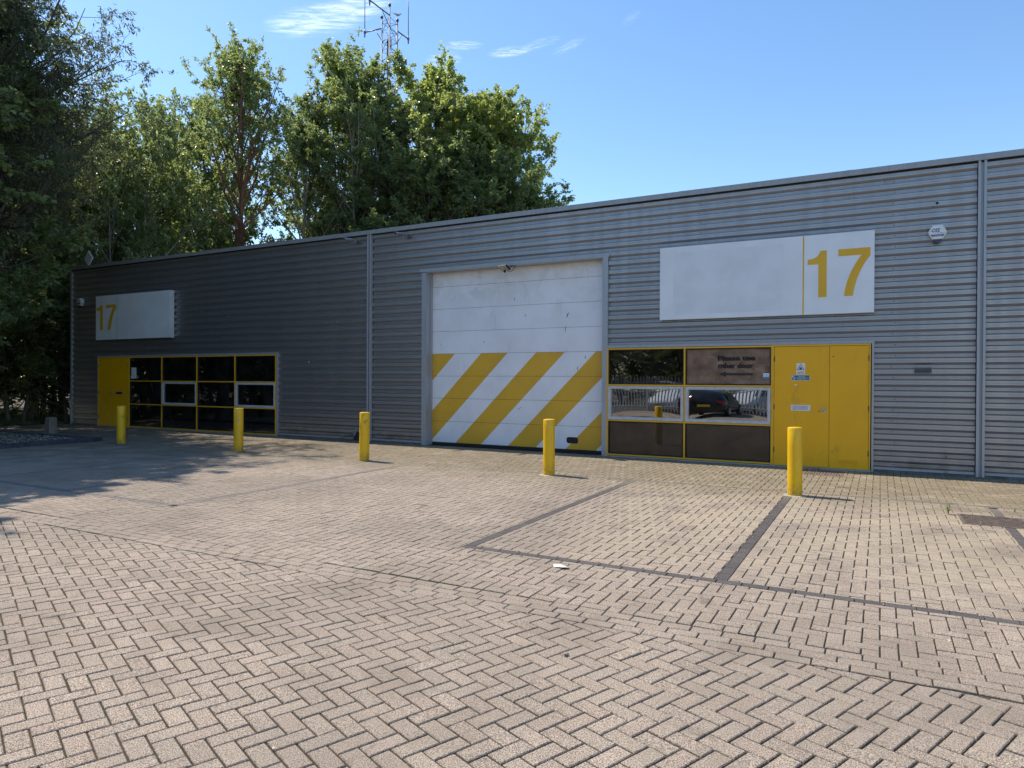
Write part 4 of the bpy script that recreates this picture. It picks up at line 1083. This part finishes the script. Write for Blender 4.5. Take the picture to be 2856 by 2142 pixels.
def make_tree(seed, H, env, t0, nl, ns, nt, leaf, nleaf, trunk_r, stems=1, lean=(0, 0), up=.9, droop=0.0, limb_r=.3, spread=1.0, twig_len=1.0, flop=.35, extra=None):
    """env(t): crown radius against height fraction. returns (trunk V,F),(leaf V,F)"""
    g = np.random.default_rng(seed); paths = []; twigs = []
    def path(p, d, L, n, wob, lift):
        pts = [p]; d = unit(d)
        for i in range(n):
            d = unit(d+g.normal(0, wob, 3)+np.array([0, 0, lift])); pts.append(pts[-1]+d*L/n)
        return np.array(pts)
    stemsL = []
    for s in range(stems):
        a = 2*PI*s/max(stems, 1)+g.uniform(0, 1); off = np.array([math.cos(a), math.sin(a), 0])*(.35 if stems > 1 else 0)
        hh = H*(1 if s == 0 else g.uniform(.8, .95))
        n = 14; z = np.linspace(0, 1, n); wob = np.cumsum(g.normal(0, .09 if stems > 1 else .07, (n, 2)), 0)*(hh/18)
        pts = np.c_[off[0]*(1+2.0*z)+lean[0]*z**1.5+wob[:, 0]*z, off[1]*(1+2.0*z)+lean[1]*z**1.5+wob[:, 1]*z, z*hh*.97]
        r = trunk_r*(1 if s == 0 else .75)*(1-.93*z**.85)+.012; r[0] *= 1.25
        paths.append((pts, r)); stemsL.append((pts, r, hh))
    for li in range(nl):
        pts, r, hh = stemsL[li % stems]
        t = t0+(1-t0)*((li+g.uniform(0, 1))/nl)**.9*.98; t = min(t, .985)
        f = t*(len(pts)-1); i = int(f); p = pts[i]+(pts[min(i+1, len(pts)-1)]-pts[i])*(f-i); rr_ = np.interp(f, np.arange(len(r)), r)
        az = li*2.39996+g.uniform(-.5, .5); R = env(t)*g.uniform(.80, 1.06)
        el = math.radians(18+50*t)*up+g.normal(0, .12); dirn = np.array([math.cos(az)*math.cos(el), math.sin(az)*math.cos(el), math.sin(el)])
        L = R/max(math.cos(el), .45)
        lp_ = path(p, dirn, L, 6, .10, .05-droop)
        lr = min(rr_*.75, limb_r*.05*L+.012)*np.linspace(1, .22, 7); paths.append((lp_, lr))
        for si in range(ns):
            u = .22+.78*(si+g.uniform(.1, .9))/ns; f2 = u*6; k = min(int(f2), 5); q = lp_[k]+(lp_[k+1]-lp_[k])*(f2-k)
            dl = unit(lp_[k+1]-lp_[k]); d2 = unit(dl*.75+g.normal(0, .62, 3)*spread+np.array([0, 0, .18-droop*2.0]))
            L2 = L*(.52-.28*u)*g.uniform(.7, 1.25)+.25
            sp = path(q, d2, L2, 4, .16, .03-droop*1.5); paths.append((sp, np.linspace(lr[k]*.5+.004, .005, 5)))
            for ti in range(nt):
                w_ = .25+.75*(ti+g.uniform(0, 1))/nt; f3 = w_*4; m_ = min(int(f3), 3); q3 = sp[m_]+(sp[m_+1]-sp[m_])*(f3-m_)
                d3 = unit(unit(sp[m_+1]-sp[m_])*.7+g.normal(0, .7, 3)+np.array([0, 0, .1-droop*3])); L3 = (.22+.36*g.random())*twig_len
                tp = path(q3, d3, L3, 3, .2, -droop*2.5); twigs.append(tp); paths.append((tp, np.array([.0048, .004, .003, .002])))
    if extra is not None:
        for p_, r_ in extra: paths.append((np.array(p_, float), np.array(r_, float)))
    T = np.array(twigs); nT = len(T)
    # leaves
    n = nT*nleaf; ti = np.repeat(np.arange(nT), nleaf); u = g.uniform(.15, 1.05, n)*3; k = np.clip(u.astype(int), 0, 2)
    base = T[ti, k]+(T[ti, k+1]-T[ti, k])*(u-k)[:, None]+g.normal(0, leaf[0]*.35, (n, 3)); td = unit(T[ti, k+1]-T[ti, k])
    keepm = g.random(n) < np.repeat(g.uniform(.25, 1.25, nT), nleaf); base, td = base[keepm], td[keepm]; n = len(base)
    ld = unit(td*.55+g.normal(0, .6, (n, 3))+np.array([0, 0, -flop])); nr = unit(g.normal(0, .55, (n, 3))+np.array([0, 0, .75])); sd_ = unit(np.cross(ld, nr)); nr = np.cross(sd_, ld)
    Ln = leaf[0]*g.uniform(.65, 1.25, n)[:, None]; Wd = Ln*leaf[1]*.5
    V = np.stack([base, base+ld*Ln*.42+sd_*Wd+nr*Wd*.35, base+ld*Ln-nr*Ln*.08, base+ld*Ln*.42-sd_*Wd+nr*Wd*.35], 1).reshape(-1, 3)
    F = np.arange(4*n).reshape(-1, 4)
    return tubes_np(paths, 7), (V, F)

def proto(name, tr, lf, bark, leafm):
    root = empty(name); root['top'] = float(np.percentile(lf[0][:, 2], 99.85)); me = np_mesh('trunk', tr[0], [tr[1]], True); me.materials.append(bark)
    o = bpy.data.objects.new('trunk', me); link(o, root)
    me = np_mesh('crown', lf[0], [lf[1]]); me.materials.append(leafm); o = bpy.data.objects.new('crown', me); link(o, root)
    return root
used = set()
def plant(pr, x, y, h, rz, label, group, H0, wid=None, cat='tree', z=-.1):
    H0 = pr['top']
    r = pr if pr.name not in used else copy_tree(pr)
    used.add(pr.name); used.add(r.name)
    r.location = (x, y, z); r.rotation_euler = (0, 0, rz); s = h/H0; r.scale = (wid or s, wid or s, s)
    tag(r, label, cat, group); return r

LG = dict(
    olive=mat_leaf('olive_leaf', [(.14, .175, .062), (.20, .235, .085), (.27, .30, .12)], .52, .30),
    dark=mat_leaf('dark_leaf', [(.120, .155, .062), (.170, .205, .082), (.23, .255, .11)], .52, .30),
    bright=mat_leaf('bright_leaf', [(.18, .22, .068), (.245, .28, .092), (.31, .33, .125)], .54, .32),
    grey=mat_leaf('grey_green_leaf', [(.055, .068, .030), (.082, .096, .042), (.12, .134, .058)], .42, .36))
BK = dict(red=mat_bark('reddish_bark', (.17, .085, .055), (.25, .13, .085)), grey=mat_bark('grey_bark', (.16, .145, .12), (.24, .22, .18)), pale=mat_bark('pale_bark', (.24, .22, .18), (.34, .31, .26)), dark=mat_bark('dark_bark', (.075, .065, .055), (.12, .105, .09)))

# the reddish-trunked tree behind the left end of the roof
envA = lambda t: np.interp(t, [.50, .60, .70, .82, .93, 1], [2.2, 3.1, 3.3, 2.9, 1.9, .8])
trA = make_tree(21, 18.4, envA, .54, 30, 7, 6, (.155, .62), 32, .30, 1, (.6, .3), 1.25, 0, .3, 1.0, 1.15)
# shaggy dead creeper round the lower trunk
ga = np.random.default_rng(3); Vt, Ft = trA[0]; cv = []; 
for k in range(520):
    z = ga.uniform(5.5, 11.5); t = z/18.4/.97; a = ga.uniform(0, 2*PI); r_ = .30*(1-.93*t**.85)+.03+ga.uniform(0, .07); l = ga.uniform(.3, 1.1); b = a+ga.normal(0, .8)
    cx_, cy_ = .6*t**1.5, .3*t**1.5
    cv.append((np.array([(cx_+math.cos(a)*r_, cy_+math.sin(a)*r_, z), (cx_+math.cos((a+b)/2)*(r_+.03), cy_+math.sin((a+b)/2)*(r_+.03), z-l*.5), (cx_+math.cos(b)*(r_+ga.uniform(0, .14)), cy_+math.sin(b)*(r_+.05), z-l)]), np.array([.013, .012, .006])))
V2, F2 = tubes_np(cv, 4)
trA = ((np.vstack([Vt, V2]), np.vstack([Ft, F2+len(Vt)])), trA[1])
pA = proto('creeper_tree', trA[0], trA[1], BK['red'], LG['olive'])
plant(pA, -26.0, 8.3, 18.1, 2.2, 'tall tree with a reddish creeper-wrapped trunk rising alone behind the left half of the roof', 'trees behind the building', 18.4)

envB = lambda t: np.interp(t, [.2, .4, .6, .78, .9, 1], [2.2, 2.9, 3.1, 2.7, 1.9, .7])
pB1 = proto('broadleaf_tree', *make_tree(31, 19, envB, .22, 40, 7, 7, (.155, .64), 36, .22, 3, (0, 0), 1.2), BK['pale'], LG['olive'])
pB2 = proto('broadleaf_tree', *make_tree(32, 19, envB, .26, 38, 7, 7, (.155, .62), 36, .22, 2, (.3, 0), 1.25), BK['pale'], LG['dark'])
envC = lambda t: np.interp(t, [.12, .3, .5, .7, .86, 1], [2.6, 3.4, 3.5, 2.8, 1.8, .5])
pC1 = proto('broadleaf_tree', *make_tree(41, 18, envC, .16, 40, 7, 7, (.165, .78), 34, .24, 1, (0, 0), 1.2), BK['grey'], LG['bright'])
pC2 = proto('broadleaf_tree', *make_tree(42, 18, envC, .14, 40, 7, 7, (.165, .78), 34, .24, 2, (0, 0), 1.1), BK['dark'], LG['dark'])
envD = lambda t: np.interp(t, [.0, .1, .3, .6, .85, 1], [2.2, 3.0, 3.3, 3.0, 2.0, .7])
pD1 = proto('bushy_tree', *make_tree(51, 9, envD, .05, 34, 7, 7, (.16, .62), 24, .12, 3, (0, 0), 1.0), BK['grey'], LG['olive'])
pD2 = proto('bushy_tree', *make_tree(52, 9, envD, .04, 34, 7, 7, (.15, .60), 24, .12, 4, (0, 0), .95), BK['grey'], LG['dark'])
G1 = 'trees behind the building'; G2 = 'undergrowth trees left of the building'
plant(pB1, -24.3, 14.0, 19.2, .4, 'tall tree with several pale stems, directly left of the lattice mast', G1, 19)
plant(pB2, -26.0, 12.2, 16.8, 1.9, 'narrow dark tree just right of the creeper tree', G1, 19)
plant(pB2, -22.9, 15.1, 18.3, 3.6, 'dark tree whose crown hides the foot of the lattice mast', G1, 19)
plant(pB1, -25.8, 16.5, 18.0, 2.6, 'pale stemmed tree half hidden behind the tall one left of the mast', G1, 19, .85)
plant(pC1, -21.7, 17.5, 18.6, 0.2, 'bright green pointed tree immediately right of the mast', G1, 18, 1.0)
plant(pC1, -19.7, 18.8, 17.4, 2.4, 'bright green tree in the middle of the right hand clump', G1, 18, .95)
plant(pC1, -18.4, 19.6, 17.4, 4.1, 'bright green tree with twin tips near the right end of the clump', G1, 18, .92)
plant(pC2, -17.0, 20.0, 12.6, 1.0, 'low dark tree at the far right end of the trees, over the roof line', G1, 18, .80)
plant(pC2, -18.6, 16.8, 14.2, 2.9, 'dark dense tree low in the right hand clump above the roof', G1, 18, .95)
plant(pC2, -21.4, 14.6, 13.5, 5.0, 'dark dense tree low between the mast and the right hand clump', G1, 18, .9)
low = [(-27.6, 3.6, 10.2, 'sunlit bushy tree behind the left roof corner'), (-29.6, 5.2, 11.6, 'tall bushy tree in the gap left of the creeper tree'), (-31.5, 11.5, 10.5, 'bushy tree at the foot of the creeper tree'), (-31.8, 2.8, 11.0, 'leaning bushy tree beyond the diamond plate'),
       (-27.3, 14.6, 11.5, 'bushy tree filling the gap right of the reddish trunk'), (-33.5, 6.5, 12.5, 'far bushy tree low in the gap of blue sky'), (-31, 10.5, 13.0, 'far bushy tree behind the creeper tree'), (-27.5, 16.5, 13.0, 'shaded bushy tree under the pale stems'),
       (-23.8, 19.0, 13.0, 'shaded bushy tree behind the pale stemmed trunks'), (-20.6, 21.5, 12.5, 'shaded bushy tree at the back of the right hand clump'), (-17.6, 22.6, 12.0, 'shaded bushy tree at the back right of the clump'), (-36.5, 2.0, 12.5, 'deep shaded bushy tree at the far left edge'), (-34.5, 12.5, 14.0, 'far tree closing the view behind the left roof')]
for i, (x, y, h, lab) in enumerate(low):
    plant(pD1 if i % 3 else pD2, x, y, h*(1.3 if x < -27 and y < 11 else 1.05), i*1.37, lab, G2 if x < -26 and y < 9 else G1, 9, .98+.12*(i % 3))
hedge = [(-27.3, 1.6, 5.6, .72, 'dense leafy shrub nearest the left corner of the building'), (-28.6, .2, 6.4, .8, 'dense leafy shrub at the left edge of the picture'), (-29.6, 2.6, 7.4, .9, 'tall dense shrub behind the shrubs at the left corner'), (-27.0, 4.4, 7.0, .8, 'dense shrub in deep shade close behind the building side'), (-31.0, .0, 7.6, .9, 'dark shrub far left behind the gravel bed'), (-33.5, -2.0, 7.0, 1.0, 'shaded shrub furthest to the left, behind the other shrubs'), (-35.5, 1.0, 7.5, 1.1, 'big shaded shrub deep in the gap between the left shrubs'), (-40.5, -2.5, 8, 1.4, 'wide shaded shrub far beyond the gravel bed'), (-41, 4.5, 9, 1.4, 'wide shaded shrub far behind the left corner'), (-46, 1.0, 10, 1.6, 'furthest wide shrub closing the view at the left edge')]
for i, (x, y, h, w_, lab) in enumerate(hedge):
    plant(pD2 if i % 2 == 0 else pD1, x, y, h, 2.1*i+.5, lab, 'shrubs beside the left corner', 9, w_, 'shrub')

# big twiggy tree whose crown hangs in from the left
envN = lambda t: np.interp(t, [.40, .5, .65, .8, 1], [3.6, 4.6, 4.9, 4.0, 1.4])
def limb(p0, az, L, el, n=9, r0_=.085, seed=0, sag=-.05):
    g = np.random.default_rng(seed); p = [np.array(p0, float)]; d = np.array([math.cos(az)*math.cos(el), math.sin(az)*math.cos(el), math.sin(el)])
    for i in range(n): d = unit(d+g.normal(0, .13, 3)+np.array([0, 0, sag])); p.append(p[-1]+d*L/n)
    return (np.array(p), r0_*np.linspace(1, .2, n+1))
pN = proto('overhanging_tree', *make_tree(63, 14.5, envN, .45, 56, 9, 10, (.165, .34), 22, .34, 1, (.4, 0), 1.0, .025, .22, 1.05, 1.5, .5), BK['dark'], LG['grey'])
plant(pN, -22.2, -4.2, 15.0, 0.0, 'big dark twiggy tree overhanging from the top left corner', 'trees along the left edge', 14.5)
for x, y, h, rz, lab in ((-19.4, -8.8, 13.4, 4.2, 'unseen dense tree outside the left edge, added to deepen the yard shadow'), (-21.6, -6.3, 13.6, 1.2, 'unseen dense tree between the two shading trees, added to deepen the shadow'), (-25.8, -4.2, 14.6, .3, 'unseen dense tree behind the overhanging twigs, added to deepen the shadow'), (-24.5, -9.5, 13.0, 3.0, 'unseen dense tree beyond the gravel bed, added to deepen the shadow')):  # trees out of view, added to make the shadow on the yard more solid
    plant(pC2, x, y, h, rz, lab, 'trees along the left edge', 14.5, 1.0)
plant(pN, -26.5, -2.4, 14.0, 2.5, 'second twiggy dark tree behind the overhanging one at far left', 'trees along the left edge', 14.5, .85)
ex = [limb((0, 0, 2.6+.5*i), .45+.12*i, 6.5+.4*i, .10+.10*i, 9, .075-.006*i, i+1, .01) for i in range(5)]
pL = proto('leaning_tree', *make_tree(71, 9, envD, .35, 20, 6, 6, (.14, .55), 10, .16, 1, (1.5, 1.0), .9, extra=ex), BK['pale'], LG['olive'])
plant(pL, -30.2, 1.6, 9.6, 0.0, 'leaning tree with long bare pale limbs reaching behind the left roof corner', G2, 9, 1.0)

# woodland across the yard behind the viewer, seen in the windows
for i, (x, y, h) in enumerate(((-15, -30, 12), (-10.5, -29, 10), (-6, -30, 12), (-20, -29, 11), (-25, -28, 12), (-1, -30, 11), (-30, -25, 11), (-34, -20, 12), (-36, -15, 11), (-33, -10, 10), (-38, -8, 13), (-36, -3.5, 11), (-41, -14, 14), (-12.5, -33, 14), (-3, -34, 14), (-22, -34, 14), (-27.5, -8.5, 7), (-29.5, -11.5, 8), (-31.8, -14, 8), (-43, -18, 12), (-38, -20, 9), (-33, -17.5, 8), (-29, -6, 7), (-25.5, -12.5, 6))):
    plant((pD2, pC2)[i % 4 == 3], x, y, h*(.5 if x > -24 else 1.0), i*.9, 'dark leafy tree across the yard, mirrored in the window glass', 'trees across the yard', 18.5, 1.15)

# ------------------------------------------------------------------ lattice mast
mx, my = -37.2, 33.3
mt = empty('lattice_mast', (mx, my, 0)); tag(mt, 'triangular steel lattice mast with aerials rising behind the trees', 'mast')
cdir = Vector((-mx, CAMY-my, 0)).normalized(); rdir = Vector((-cdir.y, cdir.x, 0))
ZT_ = 32.6; side = 1.32
LEG = [cdir*side*.577, -cdir*side*.289-rdir*side*.5, -cdir*side*.289+rdir*side*.5]; LT = [33.1, ZT_, ZT_-.15]
for p, t in zip(LEG, LT):
    m = MB(); m.tube([p, p+Vector((0, 0, t))], .055, 8); m.tube([p+Vector((0, 0, t)), p+Vector((0, 0, t+.16))], .125, 10); m.build('leg', M['mast'], mt)
m = MB(); 
for k in range(40):
    za, zb_ = k*.82+.2, (k+1)*.82+.2
    if zb_ > ZT_: break
    for a, b in ((0, 1), (1, 2), (2, 0)):
        p, q = (LEG[a], LEG[b]) if k % 2 else (LEG[b], LEG[a])
        m.tube([p+Vector((0, 0, za)), q+Vector((0, 0, zb_))], .022, 5); m.tube([LEG[a]+Vector((0, 0, zb_)), LEG[b]+Vector((0, 0, zb_))], .02, 5)
m.build('bracing', M['mast'], mt)
for i, (dv, L_, z) in enumerate(((cdir*.80-rdir*.62, 2.6, 32.3), (-cdir*.55-rdir*.83, 1.75, 31.7), (-cdir*.78+rdir*.62, 1.55, 31.6))):
    dv = dv.normalized(); p = LEG[i]+Vector((0, 0, z)); e = p+dv*L_
    m = MB(); m.tube([p, e], .055, 8); m.tube([p+Vector((0, 0, -1.0)), p+dv*L_*.4], .035, 6); m.tube([e+Vector((0, 0, -.42)), e+Vector((0, 0, .28))], .055, 8); m.box(e.x-.07, e.x+.07, e.y-.07, e.y+.07, e.z-.12, e.z+.12); m.build('outrigger_arm', M['mast'], mt)
    m = MB(); m.tube([e+Vector((0, 0, .28)), e+Vector((0, 0, 4.0))], [.036, .03], 6); m.build('whip_aerial', M['mast'], mt)
dp_ = LEG[2]+rdir*.62+Vector((0, 0, 29.0)); m = MB(); m.tube([LEG[2]+Vector((0, 0, 28.6)), LEG[2]+rdir*.35+Vector((0, 0, 28.6)), LEG[2]+rdir*.35+Vector((0, 0, 29.5))], .05, 6); m.tube([dp_-rdir*.3, dp_, dp_+rdir*.1+cdir*.05], [.08, .16, .27], 14); m.tube([dp_+rdir*.1+cdir*.05, dp_+rdir*.2+cdir*.06], [.27, .25], 14); m.build('dish_aerial', M['galv'], mt)
m = MB(); m.box(-.2, .2, -.08, .08, 30.0, 30.65); m.build('panel_aerial', M['white'], mt)
m = MB(); m.tube([-rdir*.15, -rdir*.15+Vector((0, 0, 30.5))], .075, 6); m.tube([rdir*.0-cdir*.2, -cdir*.2+Vector((0, 0, 29.5))], .05, 6); m.build('feeder_cable', M['rubber'], mt)
# gull on the right leg
gp = Vector((mx, my, 0))+LEG[2]+Vector((0, 0, ZT_+.22))
gl = empty('gull', gp); tag(gl, 'small pale gull perched on the right leg of the mast', 'bird')
m = MB(); m.tube([-rdir*.33+Vector((0, 0, .28)), -rdir*.16+Vector((0, 0, .20)), Vector((0, 0, .17)), rdir*.15+Vector((0, 0, .19)), rdir*.22+Vector((0, 0, .26)), rdir*.28+Vector((0, 0, .28)), rdir*.38+Vector((0, 0, .26))], [.012, .055, .095, .085, .055, .05, .008], 10)
m.tube([Vector((0, .02, 0)), Vector((0, .02, .12))], .01, 5); m.tube([rdir*.04, rdir*.04+Vector((0, 0, .12))], .01, 5)
m.tube([-rdir*.5+Vector((0, 0, .36)), -rdir*.25+Vector((0, 0, .26)), rdir*.05+Vector((0, 0, .235))], [.008, .04, .05], 6)
m.build('body', M['bird'], gl)

# ------------------------------------------------------------------ across the yard (mirrored in the glass)
pf = empty('palisade_fence', (-10, -17.3, 0)); tag(pf, 'grey steel palisade fence across the yard, mirrored in the window glass', 'fence')
m = MB()
for k in range(170):
    x = -16+k*.155; m.box(x-.034, x+.034, -.005, .012, .08, 1.62); m.add([(x-.034, -.005, 1.62), (x+.034, -.005, 1.62), (x+.034, .012, 1.62), (x-.034, .012, 1.62), (x, .003, 1.78)], [(0, 1, 4), (1, 2, 4), (2, 3, 4), (3, 0, 4)])
m.build('pales', M['fence'], pf)
m = MB()
for z in (.35, 1.35): m.box(-16, 10.4, .014, .06, z, z+.06)
for k in range(10): m.box(-16+k*2.75-.05, -16+k*2.75+.05, .06, .14, 0, 1.75)
m.build('rails', M['fence'], pf)
def car(x, y, rz, paint, label, s=1.0):
    r = empty('parked_car', (x, y, 0), rz); tag(r, label, 'car')
    # stations along the length (rear to front): y, half width, sill z, belt z, roof z, roof half width
    st_ = [(-2.05, .62, .35, .72, .86, .55), (-1.98, .80, .28, .92, 1.02, .62), (-1.80, .86, .25, .95, 1.18, .60), (-1.45, .88, .24, .95, 1.40, .60), (-.7, .90, .22, .94, 1.47, .62), (.1, .90, .22, .92, 1.44, .61), (.75, .90, .22, .92, 1.08, .66), (1.3, .87, .24, .90, .94, .62), (1.9, .78, .30, .76, .80, .52), (2.08, .6, .36, .62, .66, .45)]
    V = []; F = []
    for (yy, hw, zs_, zb_, zr, hr) in st_:
        pts = [(-hw*.86, zs_), (-hw, zs_+.18), (-hw, zb_-.12), (-hw*.95, zb_), (-hr-.02, zr-.06), (-hr*.75, zr), (0, zr+.02), (hr*.75, zr), (hr+.02, zr-.06), (hw*.95, zb_), (hw, zb_-.12), (hw, zs_+.18), (hw*.86, zs_)]
        V += [(a*s, yy*s, b*s) for a, b in pts]
    n = 13
    for i in range(len(st_)-1):
        for k in range(n): F.append((i*n+k, i*n+(k+1) % n, (i+1)*n+(k+1) % n, (i+1)*n+k))
    F += [tuple(range(n-1, -1, -1)), tuple((len(st_)-1)*n+k for k in range(n))]
    m = MB(); m.add(V, F, True); m.build('body', paint, r)
    m = MB()
    m.add([(-.60, -1.90, .98), (.60, -1.90, .98), (.52, -1.50, 1.37), (-.52, -1.50, 1.37)], [(0, 1, 2, 3)])
    for sx_ in (-1, 1): m.add([(sx_*.885, -1.35, .97), (sx_*.895, .55, .95), (sx_*.66, .02, 1.38), (sx_*.655, -1.2, 1.37)], [(0, 1, 2, 3)])
    m.add([(-.66, .80, 1.02), (.66, .80, 1.02), (.58, .16, 1.40), (-.58, .16, 1.40)], [(0, 1, 2, 3)]); m.build('glazing', M['carglass'], r)
    for sx_ in (-1, 1):
        m = MB(); m.box(sx_*.66-.16, sx_*.66+.16, -2.03, -1.9, .80, .93); m.build('tail_lamp', M['lamp'], r)
        for yy in (-1.3, 1.3):
            m = MB(); m.tube([(sx_*.74, yy, .31), (sx_*.91, yy, .31)], .31, 20); o = m.build('wheel', M['rubber'], r)
            m = MB(); m.tube([(sx_*.905, yy, .31), (sx_*.918, yy, .31)], .2, 16); m.build('rim', M['steel'], o)
    m = MB(); m.box(-.26, .26, -2.085, -2.05, .58, .69); m.build('number_plate', M['plate'], r)
    return r
car(-6.05, -15.0, PI, M['carblack'], 'black hatchback parked in the yard, mirrored in the right opening window')
car(-5.6, -20.6, 0.1, M['carwhite'], 'white car beyond the palisade fence, mirrored at the right of the opening window')
car(-9.4, -20.6, -.1, M['carwhite'], 'white car beyond the palisade fence, mirrored between the two opening windows')
